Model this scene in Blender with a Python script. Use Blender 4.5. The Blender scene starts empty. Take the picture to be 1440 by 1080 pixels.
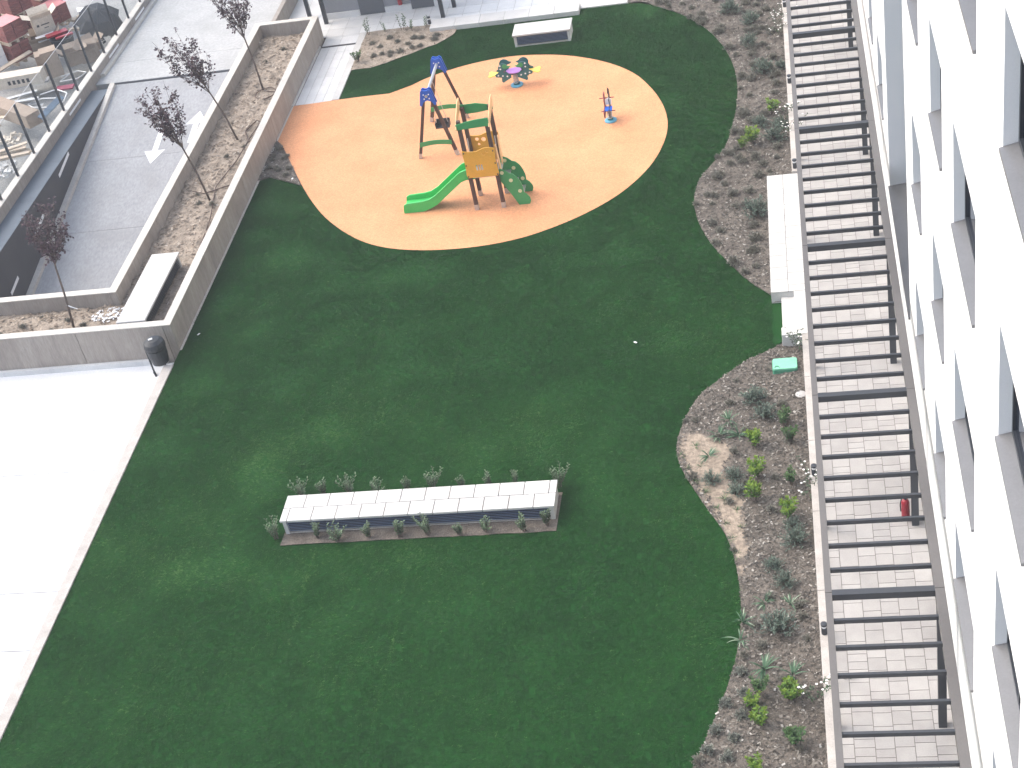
import bpy, bmesh, math, random
import numpy as np
from mathutils import Vector, Matrix, Euler, noise
from mathutils.geometry import delaunay_2d_cdt
R = math.radians
scene = bpy.context.scene
COL = scene.collection

# ------------------------------------------------------------------ camera
cam_d = bpy.data.cameras.new('camera')
cam = bpy.data.objects.new('camera', cam_d); COL.objects.link(cam)
cam_d.sensor_width = 36.0
cam_d.lens = 36.0 * 2158.535 / 1440.0
cam_d.clip_end = 2000.0
cam.matrix_world = Matrix((
    (0.9779557911959977, 0.0713279515568688, 0.1962518631578077, 0.0),
    (0.1105517533021460, 0.6204619088190595, -0.7764053899519442, 0.0),
    (-0.1771462116671743, 0.7809861349801993, 0.5988988868420600, 20.0),
    (0, 0, 0, 1)))
scene.camera = cam

# ------------------------------------------------------------------ light
SUN_EL, SUN_AZ = 50.0, -76.0          # azimuth from +y, negative = towards -x (west)
world = bpy.data.worlds.new('World'); scene.world = world; world.use_nodes = True
wn = world.node_tree.nodes; wl = world.node_tree.links
sky = wn.new('ShaderNodeTexSky'); sky.sky_type = 'NISHITA'; sky.sun_disc = False
sky.sun_elevation = R(SUN_EL); sky.sun_rotation = R(SUN_AZ)
sky.air_density = 1.0; sky.dust_density = 4.0; sky.ozone_density = 1.0
wl.new(sky.outputs[0], wn['Background'].inputs[0]); wn['Background'].inputs[1].default_value = 0.15
sun_d = bpy.data.lights.new('sun', 'SUN'); sun_d.energy = 1.1; sun_d.angle = R(85); sun_d.color = (0.985, 1.0, 0.94)
sun = bpy.data.objects.new('sun', sun_d); COL.objects.link(sun)
sd = Vector((math.sin(R(SUN_AZ)) * math.cos(R(SUN_EL)), math.cos(R(SUN_AZ)) * math.cos(R(SUN_EL)), math.sin(R(SUN_EL))))
sun.rotation_euler = sd.to_track_quat('Z', 'Y').to_euler()
scene.view_settings.view_transform = 'Standard'; scene.view_settings.look = 'None'
scene.view_settings.exposure = 1.2; scene.view_settings.gamma = 1.0
scene.cycles.max_bounces = 8; scene.cycles.transparent_max_bounces = 16

# ------------------------------------------------------------------ helpers
class MB:
    """Collects faces in world (or prototype) coordinates and links them as one mesh object."""
    def __init__(s): s.v = []; s.f = []; s.m = []; s.t = []
    def add(s, vs, fs, mi=0, t=None):
        b = len(s.v); s.v.extend([tuple(v) for v in vs])
        for f in fs:
            s.f.append([b + i for i in f]); s.m.append(mi); s.t.append(random.random() if t is None else t)
        return s
    def box(s, x0, x1, y0, y1, z0, z1, mi=0, t=None, mat=None):
        vs = [Vector(p) for p in ((x0,y0,z0),(x1,y0,z0),(x1,y1,z0),(x0,y1,z0),(x0,y0,z1),(x1,y0,z1),(x1,y1,z1),(x0,y1,z1))]
        if mat is not None: vs = [mat @ v for v in vs]
        if t is None: t = random.random()
        return s.add(vs, [(3,2,1,0),(4,5,6,7),(0,1,5,4),(1,2,6,5),(2,3,7,6),(3,0,4,7)], mi, t)
    def obox(s, c, size, rz=0, rx=0, ry=0, mi=0, t=None):
        M = Matrix.Translation(c) @ Euler((rx, ry, rz)).to_matrix().to_4x4()
        a, b, d = size[0]/2, size[1]/2, size[2]/2
        return s.box(-a, a, -b, b, -d, d, mi, t, M)
    def bar(s, p, q, w, h=None, mi=0, t=None):
        p, q = Vector(p), Vector(q); d = q - p; L = d.length
        M = Matrix.Translation(p) @ d.to_track_quat('Z', 'Y').to_matrix().to_4x4()
        h = h or w
        return s.box(-w/2, w/2, -h/2, h/2, 0, L, mi, t, M)
    def tube(s, pts, r, n=8, mi=0, t=None, cap=True):
        pts = [Vector(p) for p in pts]; rs = r if isinstance(r, (list, tuple)) else [r]*len(pts)
        if t is None: t = random.random()
        vs = []; up = None
        for i, p in enumerate(pts):
            d = (pts[min(i+1, len(pts)-1)] - pts[max(i-1, 0)]).normalized()
            if up is None: up = Vector((0,0,1)) if abs(d.z) < .9 else Vector((1,0,0))
            a = d.cross(up)
            if a.length < 1e-5: a = d.cross(Vector((0.3,1,0.2)))
            a.normalize(); b = a.cross(d).normalized(); up = b
            for k in range(n):
                w = 2*math.pi*k/n; vs.append(p + (a*math.cos(w) + b*math.sin(w))*rs[i])
        fs = []
        for i in range(len(pts)-1):
            for k in range(n):
                fs.append((i*n+k, i*n+(k+1) % n, (i+1)*n+(k+1) % n, (i+1)*n+k))
        if cap: fs += [tuple(range(n-1, -1, -1)), tuple((len(pts)-1)*n+k for k in range(n))]
        return s.add(vs, fs, mi, t)
    def lathe(s, c, prof, n=16, mi=0, t=None):
        c = Vector(c); vs = []; fs = []
        if t is None: t = random.random()
        for r, z in prof:
            for k in range(n):
                w = 2*math.pi*k/n; vs.append(c + Vector((r*math.cos(w), r*math.sin(w), z)))
        for i in range(len(prof)-1):
            for k in range(n): fs.append((i*n+k, i*n+(k+1) % n, (i+1)*n+(k+1) % n, (i+1)*n+k))
        fs += [tuple(range(n-1, -1, -1)), tuple((len(prof)-1)*n+k for k in range(n))]
        return s.add(vs, fs, mi, t)
    def prism(s, poly, axis, d0, d1, holes=(), mi=0, t=None):
        """poly in the plane normal to axis, extruded from d0 to d1, with real holes."""
        bm = bmesh.new(); loops = []
        for pl in [poly] + list(holes):
            vs = [bm.verts.new((p[0], p[1], 0)) for p in pl]
            for i in range(len(vs)): bm.edges.new((vs[i], vs[(i+1) % len(vs)]))
            loops.append([tuple(p) for p in pl])
        bmesh.ops.triangle_fill(bm, use_beauty=True, use_dissolve=False, edges=bm.edges[:], normal=(0,0,1))
        bm.verts.index_update()
        flat = [(v.co.x, v.co.y) for v in bm.verts]; tris = [[v.index for v in f.verts] for f in bm.faces]
        if t is None: t = random.random()
        def P(u, w, d): return {'x': (d,u,w), 'y': (u,d,w), 'z': (u,w,d)}[axis]
        n = len(flat)
        s.add([P(u,w,d0) for u,w in flat] + [P(u,w,d1) for u,w in flat], [tr[::-1] for tr in tris] + [[i+n for i in tr] for tr in tris], mi, t)
        for lp in loops:
            k = len(lp)
            s.add([P(u,w,d0) for u,w in lp] + [P(u,w,d1) for u,w in lp], [(i, (i+1) % k, (i+1) % k + k, i+k) for i in range(k)], mi, t)
        bm.free(); return s
    def leaf(s, p, d, up, L, W, mi=0, t=None, bend=.15):
        d = d.normalized(); a = d.cross(up)
        if a.length < 1e-4: a = d.cross(Vector((1,.3,.2)))
        a.normalize(); nrm = a.cross(d)
        m = p + d*L*.5 + nrm*L*bend*.5
        s.add([p, m + a*W/2, p + d*L - nrm*L*bend*.3, m - a*W/2], [(0,1,2,3)], mi, t)
    def sheet(s, poly, z, mi=0, t=None):
        bm = bmesh.new(); vs = [bm.verts.new((p[0],p[1],z)) for p in poly]
        for i in range(len(vs)): bm.edges.new((vs[i], vs[(i+1) % len(vs)]))
        bmesh.ops.triangle_fill(bm, use_beauty=True, edges=bm.edges[:], normal=(0,0,1)); bm.verts.index_update()
        s.add([v.co for v in bm.verts], [[v.index for v in f.verts] for f in bm.faces], mi, t); bm.free(); return s
    def obj(s, name, mats, parent=None, smooth=False, bevel=0, fix=True):
        me = bpy.data.meshes.new(name)
        off = wloc(parent) if parent else Vector((0,0,0))
        me.from_pydata([(v[0]-off.x, v[1]-off.y, v[2]-off.z) for v in s.v], [], s.f)
        if not isinstance(mats, (list, tuple)): mats = [mats]
        for m in mats: me.materials.append(m)
        me.polygons.foreach_set('material_index', s.m)
        at = me.attributes.new('tint', 'FLOAT', 'FACE'); at.data.foreach_set('value', s.t)
        if fix:
            bm = bmesh.new(); bm.from_mesh(me); bmesh.ops.recalc_face_normals(bm, faces=bm.faces[:]); bm.to_mesh(me); bm.free()
        if smooth: me.polygons.foreach_set('use_smooth', [True]*len(me.polygons))
        me.update()
        o = bpy.data.objects.new(name, me); COL.objects.link(o)
        if parent: o.parent = parent
        if bevel:
            b = o.modifiers.new('bevel', 'BEVEL'); b.width = bevel; b.segments = 2; b.limit_method = 'ANGLE'; b.angle_limit = R(40)
        return o
def wloc(o):
    v = Vector((0,0,0))
    while o: v += o.location; o = o.parent
    return v
def tag(o, label=None, cat=None, group=None, kind=None):
    if label: o['label'] = label
    if cat: o['category'] = cat
    if group: o['group'] = group
    if kind: o['kind'] = kind
    return o
def thing(name, label, cat, loc=(0,0,0), group=None):
    o = bpy.data.objects.new(name, None); COL.objects.link(o); o.location = loc; o.empty_display_size = .2
    return tag(o, label, cat, group)
def copy_tree(o, parent=None):
    c = o.copy(); COL.objects.link(c); c.parent = parent
    for ch in list(o.children): copy_tree(ch, c)
    return c
def struct(o): return tag(o, kind='structure')

# ------------------------------------------------------------------ materials
def mat(name, c1, c2=None, rough=.7, scale=3.0, stretch=(1,1,1), fine=60.0, fine_amt=.12, bump=.25, bscale=None, metal=0, spec=.5, contrast=(.3,.7), tint_amt=0, sheen=0):
    m = bpy.data.materials.new(name); m.use_nodes = True
    N = m.node_tree.nodes; L = m.node_tree.links; b = N['Principled BSDF']
    b.inputs['Roughness'].default_value = rough; b.inputs['Metallic'].default_value = metal
    b.inputs['Specular IOR Level'].default_value = spec
    if sheen: b.inputs['Sheen Weight'].default_value = sheen
    tc = N.new('ShaderNodeTexCoord'); mp = N.new('ShaderNodeMapping'); mp.inputs['Scale'].default_value = stretch
    L.new(tc.outputs['Object'], mp.inputs[0])
    n1 = N.new('ShaderNodeTexNoise'); n1.inputs['Scale'].default_value = scale; n1.inputs['Detail'].default_value = 6; n1.inputs['Roughness'].default_value = .6
    L.new(mp.outputs[0], n1.inputs['Vector'])
    rp = N.new('ShaderNodeValToRGB'); rp.color_ramp.elements[0].position = contrast[0]; rp.color_ramp.elements[1].position = contrast[1]
    c2 = c2 or tuple(x*.8 for x in c1)
    rp.color_ramp.elements[0].color = (*c2, 1); rp.color_ramp.elements[1].color = (*c1, 1)
    L.new(n1.outputs[0], rp.inputs[0])
    n2 = N.new('ShaderNodeTexNoise'); n2.inputs['Scale'].default_value = fine; n2.inputs['Detail'].default_value = 4
    L.new(mp.outputs[0], n2.inputs['Vector'])
    mr = N.new('ShaderNodeMapRange'); mr.inputs[1].default_value = .3; mr.inputs[2].default_value = .7
    mr.inputs[3].default_value = 1-fine_amt; mr.inputs[4].default_value = 1+fine_amt
    L.new(n2.outputs[0], mr.inputs[0])
    mx = N.new('ShaderNodeVectorMath'); mx.operation = 'SCALE'
    L.new(rp.outputs[0], mx.inputs[0]); L.new(mr.outputs[0], mx.inputs['Scale'])
    out = mx.outputs[0]
    if tint_amt:
        at = N.new('ShaderNodeAttribute'); at.attribute_name = 'tint'
        m2 = N.new('ShaderNodeMapRange'); m2.inputs[3].default_value = 1-tint_amt; m2.inputs[4].default_value = 1+tint_amt
        L.new(at.outputs['Fac'], m2.inputs[0]); v2 = N.new('ShaderNodeVectorMath'); v2.operation = 'SCALE'
        L.new(out, v2.inputs[0]); L.new(m2.outputs[0], v2.inputs['Scale']); out = v2.outputs[0]
    L.new(out, b.inputs['Base Color'])
    if bump:
        bp = N.new('ShaderNodeBump'); bp.inputs['Strength'].default_value = bump; bp.inputs['Distance'].default_value = .02
        n3 = N.new('ShaderNodeTexNoise'); n3.inputs['Scale'].default_value = bscale or fine; n3.inputs['Detail'].default_value = 5
        L.new(mp.outputs[0], n3.inputs['Vector']); L.new(n3.outputs[0], bp.inputs['Height']); L.new(bp.outputs[0], b.inputs['Normal'])
    return m
def tintmat(name, stops, rough=.6, spec=.4, two=.0, up=0):
    """colour picked per face from a ramp by the face's own tint value"""
    m = bpy.data.materials.new(name); m.use_nodes = True
    N = m.node_tree.nodes; L = m.node_tree.links; b = N['Principled BSDF']
    b.inputs['Roughness'].default_value = rough; b.inputs['Specular IOR Level'].default_value = spec
    at = N.new('ShaderNodeAttribute'); at.attribute_name = 'tint'
    rp = N.new('ShaderNodeValToRGB'); e = rp.color_ramp.elements
    e[0].position = stops[0][0]; e[0].color = (*stops[0][1], 1); e[1].position = stops[-1][0]; e[1].color = (*stops[-1][1], 1)
    for p, c in stops[1:-1]:
        q = e.new(p); q.color = (*c, 1)
    L.new(at.outputs['Fac'], rp.inputs[0]); L.new(rp.outputs[0], b.inputs['Base Color'])
    if up:   # soft leaning blades: bend the shading normal part of the way to the pile's own direction
        ge = N.new('ShaderNodeNewGeometry'); s1 = N.new('ShaderNodeVectorMath'); s1.operation = 'SCALE'; s1.inputs['Scale'].default_value = 1-up
        L.new(ge.outputs['Normal'], s1.inputs[0]); s2 = N.new('ShaderNodeVectorMath'); s2.operation = 'ADD'; s2.inputs[1].default_value = (0,0,up)
        L.new(s1.outputs[0], s2.inputs[0]); s3 = N.new('ShaderNodeVectorMath'); s3.operation = 'NORMALIZE'; L.new(s2.outputs[0], s3.inputs[0]); L.new(s3.outputs[0], b.inputs['Normal'])
    if two:
        b.inputs['Transmission Weight'].default_value = 0
        tr = N.new('ShaderNodeBsdfTranslucent'); L.new(rp.outputs[0], tr.inputs[0]); mix = N.new('ShaderNodeMixShader'); mix.inputs[0].default_value = two
        L.new(b.outputs[0], mix.inputs[1]); L.new(tr.outputs[0], mix.inputs[2]); L.new(mix.outputs[0], N['Material Output'].inputs[0])
    return m
def paint(name, c, rough=.4, metal=0, var=.12, spec=.5): return mat(name, c, tuple(x*(1-var) for x in c), rough=rough, scale=2.5, fine=35, fine_amt=.05, bump=.04, metal=metal, spec=spec)

def concrete(name, c1, c2, stain, streak=(4,4,.5)):
    m = mat(name, c1, c2, rough=.85, scale=1.6, stretch=streak, fine=14, fine_amt=.13, bump=.25, bscale=30)
    N = m.node_tree.nodes; L = m.node_tree.links; b = N['Principled BSDF']
    src = b.inputs['Base Color'].links[0].from_socket
    tc = N.new('ShaderNodeTexCoord'); n = N.new('ShaderNodeTexNoise'); n.inputs['Scale'].default_value = .9; n.inputs['Detail'].default_value = 7
    L.new(tc.outputs['Object'], n.inputs['Vector']); mr = N.new('ShaderNodeMapRange'); mr.inputs[1].default_value = .5; mr.inputs[2].default_value = .75
    mr.inputs[3].default_value = 0; mr.inputs[4].default_value = .55
    L.new(n.outputs[0], mr.inputs[0]); mx = N.new('ShaderNodeMixRGB'); mx.inputs[2].default_value = (*stain, 1)
    L.new(mr.outputs[0], mx.inputs[0]); L.new(src, mx.inputs[1]); L.new(mx.outputs[0], b.inputs['Base Color'])
    return m

M = {}
M['lawn_base'] = mat('turf_backing', (.010,.062,.012), (.008,.050,.010), rough=.95, scale=2, fine=30, fine_amt=.08, bump=0, spec=.1)
M['grass'] = tintmat('artificial_grass', [(0,(.005,.036,.009)),(.45,(.011,.064,.013)),(.8,(.026,.098,.020)),(1,(.08,.17,.05))], rough=.8, spec=.12, up=.75)
M['rubber'] = mat('wet_pour_rubber', (.63,.298,.145), (.56,.252,.118), rough=.8, scale=.8, fine=26, fine_amt=.17, bump=.3, bscale=120, contrast=(.35,.65))
M['soil'] = mat('bed_soil', (.165,.143,.12), (.075,.063,.054), rough=.95, scale=2.5, fine=45, fine_amt=.45, bump=.9, bscale=30)
M['sandy'] = mat('sandy_soil', (.36,.30,.24), (.20,.165,.13), rough=.95, scale=3.0, fine=30, fine_amt=.3, bump=.9, bscale=14)
M['chip'] = tintmat('bark_chip', [(0,(.055,.05,.044)),(.45,(.115,.104,.092)),(.8,(.17,.152,.132)),(.95,(.27,.25,.22)),(1,(.45,.43,.40))], rough=.85, spec=.2)
M['clod'] = tintmat('sand_clod', [(0,(.14,.11,.085)),(.5,(.27,.22,.175)),(.9,(.38,.32,.26)),(1,(.48,.43,.37))], rough=.95, spec=.1)
M['conc'] = concrete('board_marked_concrete', (.34,.305,.27), (.255,.225,.20), (.185,.155,.135))
M['conc_top'] = mat('concrete_coping', (.56,.53,.48), (.45,.42,.38), rough=.8, scale=2, fine=30, bump=.15)
M['ramp'] = concrete('brushed_concrete', (.33,.335,.345), (.285,.29,.30), (.25,.25,.25), streak=(1.2,.6,1))
M['apron'] = concrete('pale_concrete', (.42,.42,.41), (.36,.36,.355), (.30,.30,.29), streak=(.8,.8,1))
M['plaza'] = mat('white_paving', (.70,.71,.72), (.62,.63,.65), rough=.75, scale=.8, fine=20, fine_amt=.05, bump=.1)
M['stone'] = mat('white_stone', (.54,.53,.51), (.46,.45,.435), rough=.75, scale=3, fine=40, fine_amt=.07, bump=.12, tint_amt=.06)
M['kerb'] = mat('kerb_stone', (.47,.44,.41), (.36,.33,.305), rough=.85, scale=4, fine=50, fine_amt=.15, bump=.3)
M['paver'] = mat('beige_paver', (.375,.36,.345), (.32,.305,.295), rough=.85, scale=3, fine=60, fine_amt=.08, bump=.2, tint_amt=.09)
M['grout'] = mat('grout', (.17,.15,.14), rough=.95, bump=.2)
M['tile'] = mat('grey_terrace_tile', (.62,.62,.61), (.54,.54,.54), rough=.7, scale=2, fine=30, fine_amt=.06, bump=.1, tint_amt=.05)
M['plaster'] = mat('white_render', (.86,.86,.85), (.82,.83,.83), rough=.85, scale=1.5, fine=80, fine_amt=.03, bump=.12)
M['sill'] = paint('grey_metal_sill', (.185,.185,.19), .4, .3)
M['frame'] = paint('dark_window_frame', (.03,.035,.045), .4)
M['pane'] = mat('window_glass', (.015,.02,.035), rough=.05, bump=0, spec=.8)
M['pergola'] = paint('taupe_pergola_paint', (.115,.108,.105), .45)
M['rung'] = paint('pergola_paint_shaded', (.034,.039,.048), .45)  # same paint as the beams, with the shade of the slat faces in its colour
M['dark'] = paint('dark_metal', (.03,.035,.045), .45)
M['black'] = paint('black_plastic', (.018,.022,.028), .5)
M['louvre'] = paint('blue_grey_louvre', (.12,.165,.26), .45)
M['galv'] = paint('galvanised_steel', (.52,.52,.52), .4, .6)
M['brown'] = mat('brown_timber_post', (.095,.05,.035), (.06,.034,.026), rough=.7, scale=6, stretch=(4,4,.4), fine=30, bump=.15)
M['orange'] = paint('orange_panel', (.80,.40,.05), .45)
M['orange_pale'] = paint('pale_orange_edge', (.80,.52,.26), .5)
M['green'] = paint('green_panel', (.045,.30,.10), .45)
M['slide'] = paint('green_slide_plastic', (.05,.48,.11), .3)
M['cream'] = paint('cream_disc', (.72,.70,.42), .5)
M['blue'] = paint('blue_cap', (.012,.10,.50), .35)
M['white'] = paint('white_paint', (.80,.80,.80), .5)
M['teal'] = paint('teal_panel', (.02,.13,.14), .45)
M['purple'] = paint('purple_plate', (.42,.19,.52), .45)
M['yellow'] = paint('yellow_seat', (.78,.58,.10), .45)
M['base_blue'] = paint('pale_blue_base', (.10,.34,.48), .5)
M['crimson'] = paint('crimson_panel', (.22,.02,.05), .45)
M['red'] = paint('red_enamel', (.28,.01,.025), .3)
M['mint'] = paint('mint_lid', (.24,.62,.42), .5, var=.2)
M['mint_d'] = paint('green_box_side', (.08,.30,.19), .5)
M['asph'] = mat('dark_wall_paint', (.06,.06,.066), (.045,.045,.052), rough=.7, scale=1.2, fine=30, bump=.1)
M['ledge'] = mat('blue_grey_ledge', (.115,.14,.17), (.085,.105,.13), rough=.5, scale=.7, fine=25, bump=.08)
M['grey_panel'] = paint('grey_cladding', (.25,.26,.28), .5)
M['door'] = paint('dark_grey_door', (.10,.11,.125), .5)
M['card'] = mat('cardboard', (.34,.27,.21), (.27,.21,.165), rough=.9, scale=4, fine=25, bump=.1, tint_amt=.12)
M['card_pale'] = mat('pale_cardboard', (.62,.55,.46), (.5,.44,.36), rough=.9, scale=4, fine=25, bump=.1, tint_amt=.1)
M['brick'] = mat('red_clay_brick', (.27,.095,.085), (.20,.07,.065), rough=.9, scale=5, fine=30, fine_amt=.2, bump=.3, tint_amt=.15)
M['brick_top'] = mat('pink_wrap', (.66,.28,.28), (.52,.2,.2), rough=.5, scale=4, fine=25, bump=.2)
M['wood'] = mat('raw_timber', (.55,.46,.36), (.42,.34,.26), rough=.85, scale=4, stretch=(1,6,6), fine=30, bump=.2, tint_amt=.15)
M['yard'] = mat('dusty_grey_ground', (.36,.36,.35), (.26,.26,.255), rough=.95, scale=1.2, fine=25, fine_amt=.3, bump=.5)
M['ink'] = paint('dark_ink', (.05,.05,.055), .7)
M['tarp'] = paint('blue_sheet', (.14,.20,.27), .5, var=.4)
M['darkred'] = paint('dark_red_sheet', (.25,.02,.06), .6)
M['umb'] = mat('black_umbrella_cloth', (.022,.028,.038), (.012,.017,.025), spec=.2, rough=.8, scale=4, fine=20, bump=.2)
M['hose'] = paint('brown_dripline', (.09,.055,.04), .6)
M['bark'] = mat('grey_brown_bark', (.13,.10,.085), (.08,.062,.055), rough=.9, scale=10, fine=60, bump=.4)
M['purple_leaf'] = tintmat('purple_plum_leaf', [(0,(.03,.017,.025)),(.6,(.065,.038,.05)),(1,(.13,.08,.095))], rough=.5, two=.25)
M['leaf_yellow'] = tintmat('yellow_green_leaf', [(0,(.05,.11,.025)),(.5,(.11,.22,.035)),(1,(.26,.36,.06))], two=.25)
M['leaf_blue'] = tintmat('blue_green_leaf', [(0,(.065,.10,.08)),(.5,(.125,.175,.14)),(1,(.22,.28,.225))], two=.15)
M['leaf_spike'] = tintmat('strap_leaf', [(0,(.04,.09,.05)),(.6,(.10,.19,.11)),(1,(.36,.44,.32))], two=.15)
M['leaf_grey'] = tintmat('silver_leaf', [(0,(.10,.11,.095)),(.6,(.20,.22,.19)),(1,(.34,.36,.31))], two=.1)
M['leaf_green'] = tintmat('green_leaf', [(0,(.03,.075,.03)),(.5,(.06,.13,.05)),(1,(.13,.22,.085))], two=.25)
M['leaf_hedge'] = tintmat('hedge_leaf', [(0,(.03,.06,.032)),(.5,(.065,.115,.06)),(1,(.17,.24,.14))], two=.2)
M['leaf_dry'] = tintmat('dry_leaf', [(0,(.13,.13,.105)),(.6,(.21,.205,.17)),(1,(.32,.315,.27))], two=.1)
M['flower'] = paint('white_petal', (.80,.79,.76), .6)
def bedmat():
    m = M['soil'].copy(); m.name = 'bed_soil_with_sand'; N = m.node_tree.nodes; L = m.node_tree.links; b = N['Principled BSDF']; src = b.inputs['Base Color'].links[0].from_socket
    at = N.new('ShaderNodeAttribute'); at.attribute_name = 'sand'; nz = N.new('ShaderNodeTexNoise'); nz.inputs['Scale'].default_value = 9; nz.inputs['Detail'].default_value = 5
    tc = N.new('ShaderNodeTexCoord'); L.new(tc.outputs['Object'], nz.inputs['Vector'])
    ad = N.new('ShaderNodeMath'); ad.operation = 'ADD'; L.new(at.outputs['Fac'], ad.inputs[0]); L.new(nz.outputs[0], ad.inputs[1])
    mr = N.new('ShaderNodeMapRange'); mr.inputs[1].default_value = .85; mr.inputs[2].default_value = 1.15; L.new(ad.outputs[0], mr.inputs[0])
    r2 = N.new('ShaderNodeValToRGB'); r2.color_ramp.elements[0].color = (.20,.16,.125,1); r2.color_ramp.elements[1].color = (.34,.28,.22,1); r2.color_ramp.elements[0].position = .35; r2.color_ramp.elements[1].position = .65
    n2 = N.new('ShaderNodeTexNoise'); n2.inputs['Scale'].default_value = 14; n2.inputs['Detail'].default_value = 6; L.new(tc.outputs['Object'], n2.inputs['Vector']); L.new(n2.outputs[0], r2.inputs[0])
    mx = N.new('ShaderNodeMixRGB'); L.new(mr.outputs[0], mx.inputs[0]); L.new(src, mx.inputs[1]); L.new(r2.outputs[0], mx.inputs[2]); L.new(mx.outputs[0], b.inputs['Base Color'])
    return m
M['bed'] = bedmat()
def glassmat():
    m = bpy.data.materials.new('clear_fence_glass'); m.use_nodes = True; N = m.node_tree.nodes; L = m.node_tree.links
    N.remove(N['Principled BSDF']); tr = N.new('ShaderNodeBsdfTransparent'); tr.inputs[0].default_value = (.955,.97,.975,1)
    gl = N.new('ShaderNodeBsdfGlossy'); gl.inputs['Roughness'].default_value = .03
    mx = N.new('ShaderNodeMixShader'); mx.inputs[0].default_value = .05
    L.new(tr.outputs[0], mx.inputs[1]); L.new(gl.outputs[0], mx.inputs[2]); L.new(mx.outputs[0], N['Material Output'].inputs[0])
    return m
M['glass'] = glassmat()

# ------------------------------------------------------------------ outlines (metres on the ground)
random.seed(7); rng = np.random.default_rng(5)
RUBBER = [(-14.95,40.36),(-14.31,40.396),(-13.43,40.467),(-12.55,40.49),(-11.93,40.483),(-11.29,40.876),(-10.91,41.242),(-10.09,41.694),(-9.24,41.954),(-8.38,42.069),(-7.49,41.943),(-6.6,41.674),(-5.5,41.031),(-4.61,40.144),(-4.06,39.104),(-3.68,38.058),(-3.49,37.013),(-3.52,36.053),(-3.76,34.987),(-4.13,34.162),(-4.64,33.387),(-5.32,32.731),(-6.0,32.253),(-6.86,31.811),(-7.74,31.601),(-8.64,31.554),(-9.56,31.638),(-10.44,31.876),(-11.18,32.29),(-11.88,32.943),(-12.54,33.747),(-13.1,34.668),(-13.53,35.486),(-14.13,36.754),(-14.7,37.952),(-14.95,38.3)]
LAWN_RIGHT = [(-5.07,44.849),(-4.51,44.744),(-3.71,44.012),(-3.05,43.283),(-2.4,42.144),(-1.98,40.97),(-1.71,39.706),(-1.62,38.412),(-1.66,37.405),(-1.78,36.259),(-1.96,35.175),(-2.18,34.674),(-2.58,33.869),(-2.715,33.206),(-2.72,32.538),(-2.6,31.707),(-2.28,30.719),(-1.865,29.903),(-1.46,29.118),(-.92,28.451),(-.70,28.15),(-.70,26.78),(-.88,26.497),(-1.49,26.123),(-2.08,25.534),(-2.52,24.988),(-2.8,24.21),(-2.93,23.336),(-2.76,22.68),(-2.33,21.723),(-1.92,20.912),(-1.73,20.153),(-1.64,19.259),(-1.65,18.413),(-1.77,17.613),(-1.97,16.851),(-2.2,16.194),(-2.42,15.56),(-2.6,14.5),(-2.6,2.0)]
def smooth_line(p, closed=False, it=2):
    for _ in range(it):
        q = [] if closed else [p[0]]
        n = len(p)
        for i in range(n if closed else n-1):
            a, b = p[i], p[(i+1) % n]
            q += [(a[0]*.75+b[0]*.25, a[1]*.75+b[1]*.25), (a[0]*.25+b[0]*.75, a[1]*.25+b[1]*.75)]
        if not closed: q.append(p[-1])
        p = q
    return p
RUB = [(-14.95,40.36)] + smooth_line(RUBBER[1:5]) + smooth_line(RUBBER[5:-1]) + [(-14.95,38.3)]
up_right = smooth_line(LAWN_RIGHT[:20]); lo_right = smooth_line(LAWN_RIGHT[22:])
SOILTRI = [(-14.95,36.0),(-14.62,36.15),(-13.56,35.5),(-14.13,36.754),(-14.7,37.952),(-14.95,38.3)]
TOPBED = [(-13.5,42.33)] + smooth_line([(-13.4,42.34),(-12.57,42.42),(-11.49,43.2),(-10.89,43.54),(-10.47,44.0),(-10.42,44.42)]) + [(-11.3,44.42),(-11.3,45.0),(-13.5,45.0)]
LAWN = [(-14.95,2.0),(-14.95,36.0),(-14.62,36.15),(-13.56,35.5),(-13.0,36.5),(-13.43,40.2),(-13.5,40.5),(-13.5,42.4),(-12.4,42.6),(-11.5,43.4),(-10.6,44.42),(-6.5,44.42),(-6.5,44.84)] + up_right + [(-.70,28.15),(-.70,26.78)] + lo_right
BED_UP = [(-.30,28.15),(-.92,28.15)] + up_right[::-1] + [(-5.07,46.5),(-.30,46.5)]
BED_LO = [(-.30,2.0)] + lo_right[::-1] + [(-.70,26.62),(-.30,26.62)]
BENCHSOIL = [(-10.74,21.2),(-5.15,21.2),(-5.12,22.3),(-10.7,22.3)]

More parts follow.
